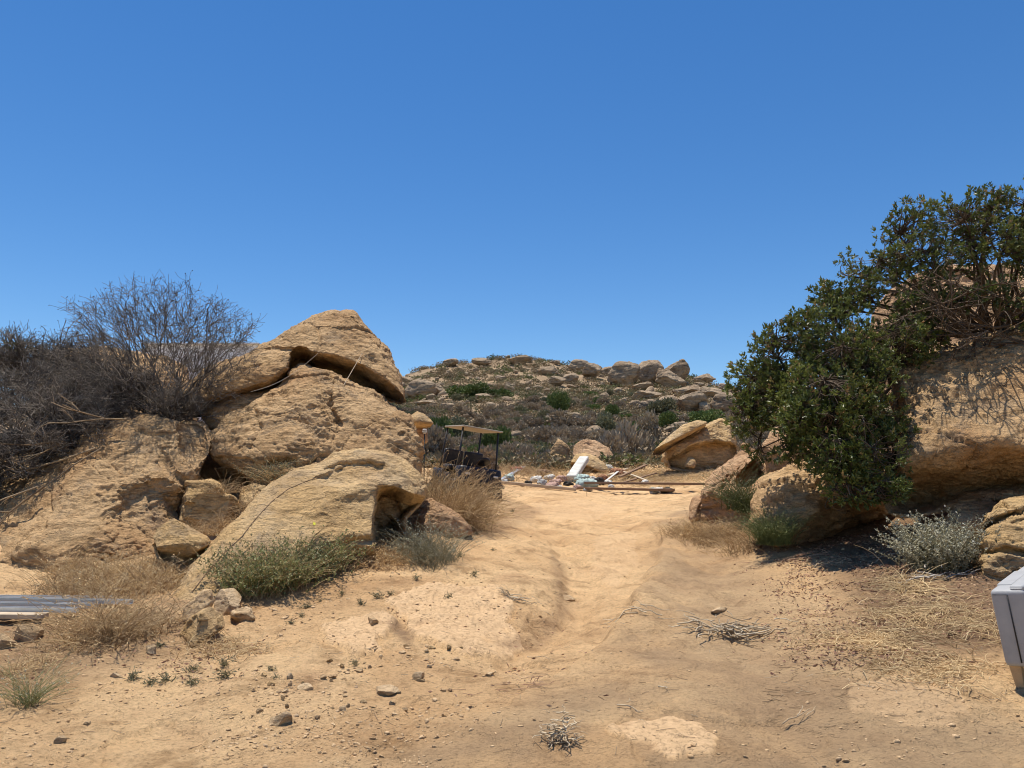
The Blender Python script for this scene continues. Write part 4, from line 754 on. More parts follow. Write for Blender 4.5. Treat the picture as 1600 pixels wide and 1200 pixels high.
def pebbles():
    rs = np.random.RandomState(9); V0, F0 = ico(1); acc = Acc(); n = 9000
    px = np.concatenate([rs.uniform(-60, 1650, n // 2), rs.normal(470, 210, n // 2)]); py = 840 + 380 * rs.rand(n) ** .8
    w_ = np.array([rs.rand() < (.75 if a < 860 - (b_ - 1000) * .6 else .22 + .3 * (a > 1230)) for a, b_ in zip(px, py)]); px, py = px[w_], py[w_]
    xy = onplane(px, py); kp = fbm(np.c_[xy, xy[:, 0] * 0], .7, 3, 91) + .25 * rs.rand(len(xy)) > .06; xy = xy[kp]; z = ground(xy[:, 0], xy[:, 1])[0]
    s_ = .003 + .010 * rs.rand(len(xy)) ** 4 + .003 * rs.rand(len(xy)); s_[xy[:, 1] > 7] *= 1.4
    for i in range(len(xy)):
        M = rs.normal(size=(3, 3)) * .28 + np.eye(3) * [1.2, .9, .55]; acc.add(V0 @ M.T * s_[i] + [xy[i, 0], xy[i, 1], z[i] + s_[i] * .12], F0, rs.rand())
    o = acc.build('gravel', M_gravel, None, False); tag(o, kind='stuff', label='small pebbles and clods strewn over the sandy dirt', cat='gravel')
    acc = Acc(); m = 9500; a = np.where(rs.rand(m) < .5, rs.uniform(1190, 1640, m), rs.normal(1400, 90, m)); b_ = np.where(rs.rand(m) < .6, 850 + 210 * rs.rand(m) ** 1.3, rs.normal(905, 22, m)); k = b_ > 862 + np.abs(a - 1330) * .03; a, b_ = a[k], b_[k]
    a2 = rs.uniform(0, 420, 500); b2 = rs.uniform(985, 1060, 500); a = np.concatenate([a, a2]); b_ = np.concatenate([b_, b2]); a3 = rs.normal(830, 60, 90); b3 = rs.normal(1000, 60, 90); a = np.concatenate([a, a3]); b_ = np.concatenate([b_, b3]); xy = onplane(a, b_)
    keep = fbm(np.c_[xy, xy[:, 0] * 0], .5, 3, 77) > -.12; xy = xy[keep]; z = ground(xy[:, 0], xy[:, 1])[0]
    C = np.c_[xy, z + .006 + .012 * rs.rand(len(xy))]; D = rs.normal(size=C.shape) * [1, 1, .25]; leaves(acc, C, D, np.full(len(C), .036), .006, rs, rs.rand(len(C)), .4)
    o = acc.build('leaf_litter', M_litter, None, False); tag(o, kind='stuff', label='curled brown leaf litter under the shrubs', cat='leaf litter')
    # fine twig litter
    a = np.concatenate([rs.uniform(1200, 1600, 700), rs.uniform(760, 1600, 130), rs.uniform(0, 700, 200)]); b_ = np.concatenate([rs.uniform(880, 1110, 700), rs.uniform(850, 1190, 130), rs.uniform(960, 1150, 200)]); xy = onplane(a, b_); n = len(xy); th = rs.rand(n) * 6.28; L = .02 + .09 * rs.rand(n) ** 2
    t = np.linspace(-.5, .5, 4)[None, :]; X = xy[:, :1] + np.cos(th)[:, None] * L[:, None] * t; Yy = xy[:, 1:] + np.sin(th)[:, None] * L[:, None] * t + rs.normal(size=(n, 1)) * .01 * t * t; Z = ground(X.ravel(), Yy.ravel())[0].reshape(X.shape) + .004
    acc = Acc(); add_tubes(acc, [(np.stack([X, Yy, Z], -1), np.full((n, 4), .0016), rs.rand(n) ** 2)]); o = acc.build('twig_litter', M_drystick, None, False); tag(o, kind='stuff', label='fine broken twigs strewn over the dirt', cat='twigs')
pebbles()

# ------------------------------------------------------------ THE HILLSIDE
def rockproto(seed, squash=.8):
    rs = np.random.RandomState(seed); V, Fc = ico(5); V = V.astype(float).copy()
    for _ in range(16):
        nrm = unit(rs.normal(size=3) * [1, 1, .8]); q = V @ nrm; k = rs.uniform(.52, .86) * q.max(); V -= np.maximum(q - k, 0)[:, None] * nrm
    V /= np.abs(V).max(0); q = V @ np.array([[1, 0, 0], [0, 1, 0], [.3, .1, 1]])
    V += vnormals(V, Fc) * (.16 * fbm(V, .8, 4, seed) + .09 * fbm(q * [1, 1, 3.5], .7, 4, seed + 1, ridge=True) - .10 * (worley(V, .75, seed) < .22))[:, None]; V *= [1, .9, squash]; return V, Fc
RP = [rockproto(900 + i, .62 + .08 * (i % 4)) for i in range(7)]
rmesh = []
def hill_rock(px, py, w_, h_, k, label, group=None, yaw=None, name='boulder'):
    k = k % 7; g = G(px, py, 28, 262); s_ = g.y / F
    if k >= len(rmesh) or rmesh[k] is None:
        while len(rmesh) <= k: rmesh.append(None)
        o0 = mk('boulder', RP[k][0], RP[k][1], M_rock_far); rmesh[k] = o0.data; o = o0
    else: o = bpy.data.objects.new(name, rmesh[k]); COL.objects.link(o)
    V = RP[k][0]; sz = (V.max(0) - V.min(0)); sc = (w_ * s_ / sz[0], w_ * s_ / sz[0] * .9, h_ * s_ * 1.25 / sz[2]); o.scale = sc; o.location = g + Vector((0, 0, h_ * s_ * .50)); o.rotation_euler = (0, 0, yaw if yaw is not None else (k * 2.4 + px) % 6.28 if w_ < 16 else 0)
    o.name = name; tag(o, label, 'boulder', group); return o
NB = [(1057,603,36,33,'tallest square rock tower on the ridge line'),(1013,603,36,34,'pale block boulder left of the square rock tower'),(1012,576,32,7,'thin cap rock perched on the pale ridge block'),(977,603,44,30,'dark rounded boulder at the left end of the ridge block group'),(1046,607,42,26,'split boulder leaning at the foot of the square tower'),
 (1100,600,30,14,'dark low rock right of the square rock tower'),(925,590,28,18,'jumbled crag left of the ridge block group'),(812,570,32,12,'large pale flat boulder on the very summit'),(703,572,22,10,'pinkish rock on the left shoulder skyline'),(757,572,28,10,'low pink rock between left shoulder and summit'),
 (660,624,42,24,'large pale boulder at the left foot of the hill'),(686,618,20,16,'smaller pale boulder right of the big left-foot boulder'),(666,634,34,8,'thin pale stone below the big left-foot boulder'),(634,600,22,9,'yellow flat stone on the left skyline by the cap boulder'),
 (1080,644,42,26,'wide whitish boulder on the right lower slope'),(1042,642,26,20,'shaded block left of the wide whitish boulder'),(1104,646,18,14,'small white boulder right of the wide whitish boulder'),(1130,646,36,24,'reddish boulder near the green shrub edge'),(1118,626,54,18,'long layered rock above the reddish boulder'),
 (1078,620,44,16,'ledge of pale rock above the wide whitish boulder'),(1010,626,44,12,'cracked flat rock midway up the right slope'),(1004,612,30,12,'brown capped rock above the cracked flat rock'),(890,600,22,14,'pale rock on the slope below the saddle'),(862,588,26,12,'tan rock cluster right under the summit'),(905,582,28,16,'rock knob on the skyline left of the crag'),(796,612,14,13,'dark egg-shaped rock amid the green bushes'),(845,585,20,9,'pale rock slab under the summit boulder'),(870,603,26,12,'grey pink rock on the middle slope'),(765,668,16,9,'pale flat stone glimpsed above the cart roof'),(950,588,22,13,'brown rock on the skyline beside the dark boulder'),(760,624,24,7,'broken pale ledge left of the green bushes'),(700,640,22,8,'low tan stone above the solar lamp')]
for i, (a, b_, w_, h_, lab) in enumerate(NB): hill_rock(a, b_, w_ * 1.18, h_ * 1.12, i, lab, yaw=0)
TK = set()
rs = np.random.RandomState(12)
for i in range(215):
    a = rs.uniform(600, 1200); top = np.interp(a, CREST[:, 0], CREST[:, 1]); b_ = top + 2 + (min(100, 668 - top)) * rs.rand() ** 1.25
    if a > 990: b_ = top + 2 + 58 * rs.rand()
    w_ = 3 + 13 * rs.rand() ** 2.2 + (3 if b_ > 600 else 0); q = rs.uniform(.35, .7)
    hill_rock(a, b_, w_, w_ * q, rs.randint(7), where(a, b_, TK, ('tiny ' if w_ < 5.5 else 'small ' if w_ < 9 else 'sizeable ') + ('flat' if q < .47 else 'low' if q < .58 else 'blocky') + ' tan boulder'), 'boulders scattered on the hillside')
def bushproto(seed, n, ls, tall=.7, lobes=6):
    rs = np.random.RandomState(seed); acc = Acc(); c = rs.normal(size=(lobes, 3)) * [.45, .45, .16] + [0, 0, .42]; i = rs.randint(0, lobes, n); u = unit(rs.normal(size=(n, 3)))
    p = c[i] + u * (rs.rand(n) ** .4)[:, None] * [.48, .48, .42]; p[:, 2] = np.abs(p[:, 2]) * tall; leaves(acc, p, u + rs.normal(size=(n, 3)) * .6 + [0, 0, .4], np.full(n, ls), ls * .34, rs, np.clip(.2 + .5 * rs.rand(n) + .4 * (p[:, 2] - .3), 0, 1)); return acc
BM = {}
for kd, m in (('green', M_hillgreen), ('olive', M_hillolive), ('grey', M_hillgrey)):
    BM[kd] = []
    for j in range(3):
        o = bushproto(950 + j + len(BM) * 10, 2600 if kd != 'grey' else 2200, .13 if kd != 'grey' else .16, .85).build('shrub', m, None, False); BM[kd].append(o.data); bpy.data.objects.remove(o)
def hill_bush(px, py, w_, h_, kd, label, group=None, k=0, ymin=24):
    g = G(px, py, ymin, 262); s_ = g.y / F; o = bpy.data.objects.new('shrub', BM[kd][k % 3]); COL.objects.link(o); o.location = g - Vector((0, 0, .06 * h_ * s_)); o.scale = (w_ * s_ / 1.9, w_ * s_ / 1.9, h_ * s_ / .85); o.rotation_euler = (0, 0, (px * 1.3 + k) % 6.28); tag(o, label, 'shrub', group); return o
SB = [(868,646,38,32,'green','round bright green bush alone on the middle slope'),(735,622,60,24,'green','wide green bush halfway up the left slope'),(775,622,44,18,'green','green bush touching the dark egg-shaped rock'),(690,702,46,50,'green','leafy green bush behind the left cart post'),(715,690,60,36,'olive','olive bush right behind the cart roof'),(780,706,50,44,'green','green bush behind the right end of the cart roof'),(770,730,44,40,'olive','feathery olive bush behind the cart seats'),
 (945,680,50,34,'olive','olive bush above the big grey shrub'),(1005,690,44,40,'grey','grey twiggy bush left of the leaning slab boulder'),(975,722,84,66,'grey','big grey shrub behind the debris'),(985,705,44,44,'green','green bush growing inside the big grey shrub'),(1050,668,44,28,'green','green bush above the thin pointed fin rock'),(955,655,28,22,'green','small vivid bush on the lower middle slope'),(850,662,40,20,'olive','pale olive bush below the round bright green bush'),(1025,650,50,26,'olive','olive bush below the shaded block'),(1110,664,60,24,'green','dark bush left of the green shrub edge'),
 (840,700,60,30,'grey','brown brush clump above the egg-shaped boulder'),(900,672,70,26,'grey','brown brush clump in the middle of the flat'),(820,726,56,34,'grey','dry brush clump left of the egg-shaped boulder'),(660,720,60,50,'grey','dark grey brush behind the solar lamp'),(740,745,60,40,'grey','dry brush under the cart roof'),(1090,715,30,20,'grey','twiggy bush before the leaning slab boulder')]
for i, (a, b_, w_, h_, kd, lab) in enumerate(SB): hill_bush(a, b_, w_, h_, kd, lab, k=i)
rs = np.random.RandomState(15); cnt = {'green': 0, 'olive': 0, 'grey': 0}
LB = {'green': 'dark green shrub dotted over the far hillside', 'olive': 'olive shrub dotted over the far hillside', 'grey': 'grey brown dry shrub dotted over the far hillside'}
cand = []
for i in range(520):
    a = rs.uniform(590, 1210); top = np.interp(a, CREST[:, 0], CREST[:, 1]); b_ = top + 1 + (722 - top) * rs.rand() ** .9; t = (b_ - top) / (722 - top)
    kd = ('grey' if rs.rand() < .62 else 'olive' if rs.rand() < .75 else 'green') if t > .42 else ('olive' if rs.rand() < .55 else 'green' if rs.rand() < .45 else 'grey')
    w_ = (9 + 20 * t) * rs.uniform(.6, 1.5); cand.append((w_, rs.uniform(.4, .65), a, b_, kd))
cand.sort(reverse=True)
LB = {'green': 'dark green shrub', 'olive': 'olive shrub', 'grey': 'grey brown dry shrub'}
for i, (w_, q, a, b_, kd) in enumerate(cand[:236]):
    hill_bush(a, b_, w_, w_ * q, kd, where(a, b_, TK, ('broad ' if w_ > 26 else 'middling ' if w_ > 18 else 'small ') + LB[kd]), LB[kd].replace('shrub', 'shrubs') + ' dotted over the hillside', k=i)
REST = cand[236:]
def brush_stuff():
    rs = np.random.RandomState(33); n = 9500; y = np.exp(rs.uniform(math.log(29), math.log(262), n)); x = (rs.rand(n) - .5) * 1.3 * y + .08 * y; keep = (fbm(np.c_[x, y, y * 0], 9, 3, 3) + .2 * sstep(90, 200, y) > -.12) ; x, y = x[keep], y[keep]; z = ground(x, y)[0]
    prot = [bushproto(970 + j, 95, .22, .7, 5) for j in range(6)]; acc = Acc()
    PV_ = [(np.concatenate(p.V), np.concatenate(p.T), np.concatenate(p.tt)) for p in prot]
    for (w_, q_, a_, b_, kd) in REST:   # the smaller shrubs of the slope go into the same mass
        g_ = G(a_, b_, 24, 262); V, T_, t = PV_[int(a_) % 6]; s_ = w_ * g_.y / F / 1.5; acc.add(V * [s_, s_, s_ * .8] + np.array(g_), T_, {'green': .02, 'olive': .28, 'grey': .6}[kd] + t * .2)
    for i in range(len(x)):
        V, T_, t = PV_[i % 6]; t = (.58 if rs.rand() < .68 else .28 if rs.rand() < .7 else .0) + t * .22 + .15 * (rs.rand() - .3); s_ = (.34 + .5 * rs.rand()) * (1 + y[i] / 100); acc.add(V * [s_, s_, s_ * .75] + [x[i], y[i], z[i] - .05], T_, np.clip(t, 0, 1))
    o = acc.build('hill_brush', M_hillmix, None, False); tag(o, label='low grey brown brush covering the flat and the hillside', cat='brush', kind='stuff')
    acc = Acc(); n = 2600; y = np.exp(rs.uniform(math.log(60), math.log(255), n)); x = (rs.rand(n) - .5) * 1.2 * y + .08 * y; keep = (fbm(np.c_[x, y, y * 0], 16, 3, 6) + .25 * sstep(90, 200, y) > .03); x, y = x[keep], y[keep]; z = ground(x, y)[0]; V0, F0 = ico(2)
    for i in range(len(x)):
        M = rs.normal(size=(3, 3)) * .22 + np.eye(3) * [1.1, .9, .6]; s_ = (.10 + .5 * rs.rand() ** 3.5) * (1 + y[i] / 200); acc.add(V0 @ M.T * s_ + [x[i], y[i], z[i] + s_ * .3], F0, 0)
    o = acc.build('rubble', M_rock_far, None, True); tag(o, label='countless small stones between the hillside shrubs', cat='rubble', kind='stuff')
brush_stuff()
T('dry_grass', 'belt of dry grass between the cart and the debris', 'grass clump', [G(800,740,20),G(830,742,20),G(860,738,20),G(780,735,20),G(700,745,20)], 1500, .5, 1.1, 530, droop=.7, r=.008, tl=(0, .8))
T('dry_grass', 'yellow stubble slope right of the fallen planks', 'grass clump', [G(1040,745,20),G(1070,750,20),G(1000,748,20),G(1060,738,20)], 3600, .30, 1.0, 531, droop=1.1, r=.008, tl=(.3, 1))
T('dry_grass', 'bare twiggy weeds before the leaning slab boulder', 'grass clump', [G(1055,728,20),G(1065,726,20),G(1045,730,20)], 120, .8, .3, 532, m=M_sage, droop=.8, jitter=.25, r=.008, tl=(0, .4))

# ------------------------------------------------------------ THINGS PEOPLE LEFT
def plain(name, col, rough=.6, spec=.4, metal=0.0, var=.25, sc=6, bump=.002, dirt=(.30, .22, .14), dirt_amt=.35):
    m, n, b = newmat(name, rough, spec); v = N_(n, 'ShaderNodeTexCoord').outputs['Object']; c = mix_n(n, 1, tuple(col), ramp_n(n, noise_n(n, sc, 6, .65, v), [(.3, (1 - var,) * 3), (.7, (1 + var * .5,) * 3)]), 'MULTIPLY')
    c = mix_n(n, math_n(n, 'MULTIPLY', ramp_n(n, noise_n(n, sc * .6, 7, .75, v), [(.50, (0, 0, 0)), (.70, (1, 1, 1))]), dirt_amt), c, dirt)
    n.links.new(c, b.inputs['Base Color']); b.inputs['Metallic'].default_value = metal; bump_n(n, b, noise_n(n, sc * 8, 5, .7, v), bump); return m
M_fabric = plain('grey_leatherette', (.37, .375, .38), .55, .4, bump=.0015, sc=5, var=.15, dirt_amt=.18)
M_wood = plain('raw_wood', (.52, .36, .20), .75, .2, sc=10)
M_plank = plain('weathered_plank', (.55, .44, .31), .85, .15, sc=4)
M_oldwood = plain('brown_board', (.25, .16, .10), .85, .15, sc=5)
M_steel = plain('galvanised_steel', (.62, .65, .68), .38, .5, .85, sc=3, dirt_amt=.25)
M_black = plain('black_plastic', (.022, .022, .024), .45, .4, sc=4, dirt=(.20, .16, .12), dirt_amt=.3)
M_rubber = plain('tyre_rubber', (.03, .03, .03), .85, .2, dirt=(.22, .17, .12), dirt_amt=.35)
M_roofw = plain('cream_roof_panel', (.42, .36, .28), .6, .35, sc=3)
M_white = plain('white_paint', (.62, .60, .54), .6, .3, sc=4)
M_yellow = plain('yellow_paint', (.62, .58, .06), .8, .2, sc=30, dirt_amt=.1)
M_cable = plain('brown_cable', (.20, .12, .06), .6, .3, sc=10)
M_whitetin = plain('white_corrugated_tin', (.80, .82, .84), .45, .4, sc=2, dirt_amt=.12)
def bx(bm, lo, hi, bev=0.0, taper=None, rot=None, seg=2):
    r = bmesh.ops.create_cube(bm, size=1.0)['verts']; lo, hi = Vector(lo), Vector(hi); c = (lo + hi) / 2; d = hi - lo
    for v in r:
        t = 1.0
        if taper is not None and v.co.z < 0: t = taper
        v.co = Vector((v.co.x * d.x * t, v.co.y * d.y * t, v.co.z * d.z))
    if bev:
        es = list({e for v in r for e in v.link_edges}); q = bmesh.ops.bevel(bm, geom=es, offset=bev, segments=seg, profile=.6, affect='EDGES'); r = list({v for f in q['faces'] for v in f.verts} | {v for v in r if v.is_valid})
    for v in r: v.co = (rot @ v.co if rot else v.co) + c
    return r
def cyl(bm, a, b, r0, r1=None, seg=12):
    a, b = Vector(a), Vector(b); d = b - a; M = Matrix.Translation((a + b) / 2) @ d.to_track_quat('Z', 'Y').to_matrix().to_4x4()
    bmesh.ops.create_cone(bm, cap_ends=True, segments=seg, radius1=r0, radius2=r0 if r1 is None else r1, depth=d.length, matrix=M)
def part(name, f, m, root, smooth=False):
    bm = bmesh.new(); f(bm); return bm_obj(name, bm, m, root, smooth)

# sofa at the right edge of the picture, tipping slightly on the slope
def sofa():
    root = empty('sofa', (0, 0, 0)); M = Matrix.Rotation(R(-8), 4, 'Y') @ Matrix.Rotation(R(-45), 4, 'Z'); root.matrix_world = Matrix.Translation(Vector(P(1545, 922, 5.0)) - M @ Vector((-.13, -.10, .60))) @ M; tag(root, 'grey leatherette sofa with a wooden leg, cut off at the right edge', 'sofa')
    z0, z1 = .13, .60
    def arm(x):
        def f(bm):
            vs = bx(bm, (x, -.10, z0), (x + .20, .80, z1), .035, seg=4)
            for v in vs: v.co.x += .0
        return f
    part('armrest', arm(-.13), M_fabric, root, True); part('armrest', arm(1.55), M_fabric, root, True)
    part('front_panel', lambda bm: bx(bm, (.075, -.085, z0 + .01), (1.545, .62, .36), .03, seg=3), M_fabric, root, True)
    part('seat_cushion', lambda bm: (bx(bm, (.08, -.11, .37), (.80, .55, .52), .05, seg=4), bx(bm, (.815, -.11, .37), (1.54, .55, .52), .05, seg=4)), M_fabric, root, True)
    part('backrest', lambda bm: bx(bm, (-.10, .60, z0 + .02), (1.72, .86, .605), .06, seg=4), M_fabric, root, True)
    part('armrest_pad', lambda bm: (bx(bm, (-.02, -.085, z1 - .01), (.06, .50, z1 + .022), .016, seg=3), bx(bm, (-.118, .05, z1 - .008), (-.03, .52, z1 + .010), .009, seg=3)), M_fabric, root, True)
    def seam(bm):
        for x in (-.035,): cyl(bm, (x, -.103, z0 + .03), (x, -.103, z1 - .03), .004)
        cyl(bm, (-.12, -.099, z1 - .03), (-.035, -.099, z1 - .03), .002)
    part('piping', seam, M_black, root, True)
    for x, y in ((-.085, -.035), (1.60, -.02), (-.04, .72), (1.60, .72)):
        part('leg', lambda bm: bx(bm, (x - .035, y - .035, -.03), (x + .035, y + .035, z0 + .02), .006, taper=.6), M_wood, root)
sofa()

# golf cart behind the straw bush, tilted on the slope
def cart():
    g = P(722, 783, 19.3); root = empty('golf_cart', Vector(g), (0, 0, 0)); tag(root, 'dusty black golf cart with a tan roof parked behind the straw-coloured bush', 'golf cart')
    M = Matrix.Rotation(R(8), 4, 'Y') @ Matrix.Rotation(R(-66), 4, 'Z'); root.matrix_world = Matrix.Translation(root.location) @ M    # local +x is its front
    Lr = 1.15
    def body(bm):
        bx(bm, (-1.05, -.52, .30), (.95, .52, .42), .04); bx(bm, (-1.05, -.54, .42), (-.25, .54, .74), .07, seg=3)
        for v in bx(bm, (.72, -.54, .42), (1.10, .54, .86), .09, seg=3):
            if v.co.z > .7: v.co.x -= .12
        bx(bm, (-.25, -.52, .42), (.15, .52, .66), .04)
    part('body', body, M_black, root, True)
    part('seat', lambda bm: (bx(bm, (-.36, -.52, .74), (.16, -.01, .86), .05, seg=3), bx(bm, (-.36, .01, .74), (.16, .52, .86), .05, seg=3)), M_black, root, True)
    part('seat_back', lambda bm: (bx(bm, (-.44, -.52, .86), (-.32, -.02, 1.24), .05, seg=3), bx(bm, (-.44, .02, .86), (-.32, .52, 1.24), .05, seg=3)), M_black, root, True)
    for x in (-.62, .74):
        for y in (-.5, .5): part('roof_post', lambda bm: cyl(bm, (x, y, .55), (x * .92 + (.0 if x < 0 else -.12), y * .92, 1.78), .022), M_black, root, True)
    def roof(bm):
        vs = bx(bm, (-.66, -.52, 1.77), (.74, .52, 1.81), .018, seg=3)
    part('roof', roof, M_roofw, root, True)
    part('steering_wheel', lambda bm: (cyl(bm, (.55, .26, .82), (.40, .26, 1.02), .015), cyl(bm, (.41, .26, 1.00), (.385, .26, 1.035), .16, .16, 20)), M_black, root, True)
    for x in (-.72, .80):
        for y in (-.50, .50):
            w_ = part('wheel', lambda bm: cyl(bm, (x, y - .10, .225), (x, y + .10, .225), .235, None, 24), M_rubber, root)
            def rim(bm, x=x, y=y):
                s_ = 1 if y > 0 else -1; cyl(bm, (x, y + s_ * .095, .225), (x, y + s_ * .115, .225), .11, .10, 16)
            r_ = part('rim', rim, M_steel, root, True); r_.parent = w_
    for ya, yb in ((-.62, -.40), (.40, .62)): part('fender', lambda bm: bx(bm, (.52, ya, .44), (1.08, yb, .52), .03), M_black, root, True)
    part('headlight', lambda bm: bx(bm, (1.04, -.42, .66), (1.07, -.30, .71), .01), M_steel, root); part('headlight', lambda bm: bx(bm, (1.04, .30, .66), (1.07, .42, .71), .01), M_steel, root)
cart()

# solar lamp on a thin pole behind the boulder
def lamp():
    b = G(662, 760, 12); b = Vector(P(662, 775, 15.5)); b.z = gz(b.x, b.y); top = P(661, 678, 15.5)[2] - b.z; root = empty('solar_lamp', b); tag(root, 'thin pole lamp with a small white head by the boulder edge', 'lamp')
    part('pole', lambda bm: cyl(bm, (0, 0, -.05), (0, 0, top), .011), M_black, root, True)
    part('lamp_head', lambda bm: (cyl(bm, (0, 0, top), (0, 0, top + .05), .02, .05), cyl(bm, (0, 0, top + .05), (0, 0, top + .10), .05, .035)), M_white, root, True)
lamp()

# long thin objects: from one pixel/distance to another
def beam(name, label, cat, a, b, w_, h_, m, group=None, lift=0.0, chan=False):
    A = Vector(P(*a)) if len(a) == 3 and not isinstance(a, Vector) else a; B = Vector(P(*b)) if not isinstance(b, Vector) else b; d = B - A; L = d.length; bm = bmesh.new()
    if chan:
        t = .004; bx(bm, (0, -w_ / 2, 0), (L, w_ / 2, t)); bx(bm, (0, -w_ / 2, t), (L, -w_ / 2 + t, h_)); bx(bm, (0, w_ / 2 - t, t), (L, w_ / 2, h_)); bx(bm, (0, -w_ / 2 + t, h_ - t), (L, -w_ / 2 + .018, h_)); bx(bm, (0, w_ / 2 - .018, h_ - t), (L, w_ / 2 - t, h_))
    else: bx(bm, (0, -w_ / 2, 0), (L, w_ / 2, h_), min(w_, h_) * .12, seg=1)
    o = bm_obj(name, bm, m); x = d.normalized(); y = Vector((0, 0, 1)).cross(x).normalized(); z = x.cross(y); o.matrix_world = Matrix.Translation(A + Vector((0, 0, lift))) @ Matrix((x, y, z)).transposed().to_4x4(); tag(o, label, cat, group); return o
for i, (a, b_, w_, m, lab) in enumerate([((-420,930,7.5),(205,944,7.3),.075,M_steel,'bright metal channel, topmost of the strips stacked at the left'),((-420,941,7.2),(150,950,7.15),.075,M_steel,'metal channel second from the top of the stacked strips'),((-420,950,6.95),(120,957,6.95),.075,M_steel,'metal channel at the bottom of the stacked strips'),
                              ((-420,934,7.7),(180,938,7.6),.075,M_steel,'metal channel farthest back in the stacked strips'),((-420,961,6.8),(70,966,6.8),.12,M_plank,'weathered plank under the stacked metal strips')]):
    beam('metal_channel' if m is M_steel else 'plank', lab, 'metal strip' if m is M_steel else 'plank', a, b_, w_, .04, m, chan=m is M_steel)
rock([(30,1000),(40,975),(70,962),(110,966),(130,985),(150,1010),(100,1025),(50,1025)], 6.75, .25, .4, .6, sub=6, amp=(.05, .02, .006), cuts=4, name='boulder', label='brown half-buried rock under the right end of the metal strips', seed=91, sink=12)
GB = lambda px, py, lift=.02: G(px, py, 18, 60, lift)
for a, b_, w_, h_, m, lab in [
    (GB(952,748,.10), GB(1034,722,.25), .14, .05, M_plank, 'long pale plank sloping up to the right over the debris'),
    (GB(968,752,.12), GB(1010,741,.30), .12, .05, M_oldwood, 'short dark board crossing below the long pale plank'),
    (GB(975,744,.14), GB(1012,757,.10), .10, .03, M_plank, 'thin pale lath crossing the short dark board'),
    (GB(975,757,.05), GB(1025,747,.15), .10, .04, M_oldwood, 'brown batten lying on the debris heap'),
    (GB(905,766,.03), GB(1052,771,.05), .14, .07, M_oldwood, 'dark rusty beam along the end of the road'),
    (GB(915,762,.12), GB(1110,766,.12), .12, .06, M_steel if False else M_oldwood, 'long grey beam behind the dark rusty beam'),
    (GB(778,757,.03), GB(900,769,.03), .11, .09, M_plank, 'round-edged pole lying along the left road end'),
    (GB(783,754,.05), GB(838,727,.25), .16, .05, M_steel, 'grey strip of sheet metal rising right of the cart'),
    (GB(944,757,.05), GB(966,744,.15), .08, .03, M_white, 'white splintered lath left of the brown batten')]:
    beam('plank' if m is not M_steel else 'metal_strip', lab, 'plank', a, b_, w_, h_, m)
bd = beam('leaning_board', 'thick white board leaning upright on the humped yellow boulder', 'board', GB(893,752,.0), Vector(P(913,721,27.6)), .34, .20, M_white)
# rubbish scattered along the end of the road
def scrap(px, py, w_, h_, m, label, seed, cat='scrap', name='scrap'):
    g = GB(px, py, 0); s_ = g.y / F; rs = np.random.RandomState(seed); V, Fc = ico(4); V = V.astype(float).copy(); V = np.sign(V) * np.abs(V) ** .7; V *= [w_ * s_ / 2, w_ * s_ * .35, h_ * s_ / 2]; V += vnormals(V, Fc) * (w_ * s_ * .30 * fbm(V, w_ * s_ * .28, 3, seed, ridge=True))[:, None]
    o = mk(name, V, Fc, m, smooth=False); o.location = g + Vector((0, 0, h_ * s_ * .4)); o.rotation_euler = (0, rs.uniform(-.2, .2), rs.rand()); tag(o, label, cat)
def cm(n_, c): return plain(n_, c, .8, .2, sc=4, dirt_amt=.2)
Mw, Mp, Mt, Mg, Md, Mr = M_white, cm('faded_pink', (.45, .29, .235)), cm('pale_teal', (.40, .50, .47)), cm('cement_grey', (.42, .42, .40)), cm('charred_black', (.04, .035, .03)), cm('brick_red', (.36, .11, .08))
for i, (px, py, w_, h_, m, lab) in enumerate([
 (795,750,10,6,Mt,'teal crumpled plastic beside the grey metal strip'),(808,737,12,4,Mr,'red rag on the grey metal strip'),(785,756,10,5,Mg,'grey lump at the foot of the metal strip'),(838,752,12,5,Mw,'white crumpled sheet at the left of the debris line'),(847,757,9,5,Mg,'grey rubble left of the small black hole'),(858,749,11,4,Mw,'white scrap nearest the egg-shaped boulder'),
 (868,756,12,4,Mp,'faded pink cloth below the white board'),(878,751,10,5,Mp,'pink cloth touching the white board'),(888,759,9,4,Md,'charred piece under the pink cloth'),(862,762,14,4,Mp,'long pink rag in the road edge'),(908,753,16,7,Mt,'pale teal bag right of the white board'),(917,760,20,6,Mt,'largest pale teal bag in the debris'),(902,764,8,4,Mp,'small pink scrap before the teal bags'),(926,752,8,5,Mw,'white scrap touching the pale teal bag'),
 (936,757,10,8,Md,'dark charred lump right of the teal bags'),(942,751,10,6,cm('rust_brown', (.30,.13,.07)),'rust brown tin above the charred lump'),(950,757,8,4,Mw,'white chip between tin and batten'),(955,762,6,3,Mw,'tiny white piece before the batten'),(965,742,16,5,cm('rust_dark', (.34,.16,.09)),'rusty crumpled mesh under the short dark board'),(948,735,12,5,Mw,'white slab piece at the left end of the long plank'),(1008,758,7,6,Mw,'white round pot at the foot of the thin lath'),
 (1030,769,12,4,Mw,'white torn sheet at the front of the dark beam'),(1022,771,8,4,Mg,'grey shred beside the white torn sheet'),(1042,770,12,5,Md,'black bag at the right end of the dark beam'),(1020,767,7,3,Mt,'pale blue shred on the dark beam'),(825,757,7,4,Md,'small black lump between metal strip and white sheet'),(852,742,14,4,M_oldwood,'low brown heap left of the egg-shaped boulder'),(873,763,6,3,Mw,'small white piece on the round-edged pole'),(893,747,7,4,Mg,'grey chunk at the foot of the white board'),(918,767,9,3,Mg,'flat grey chunk at the left end of the dark beam')]):
    scrap(px, py, w_ * 1.25, h_ * 1.2, m, lab, 800 + i)

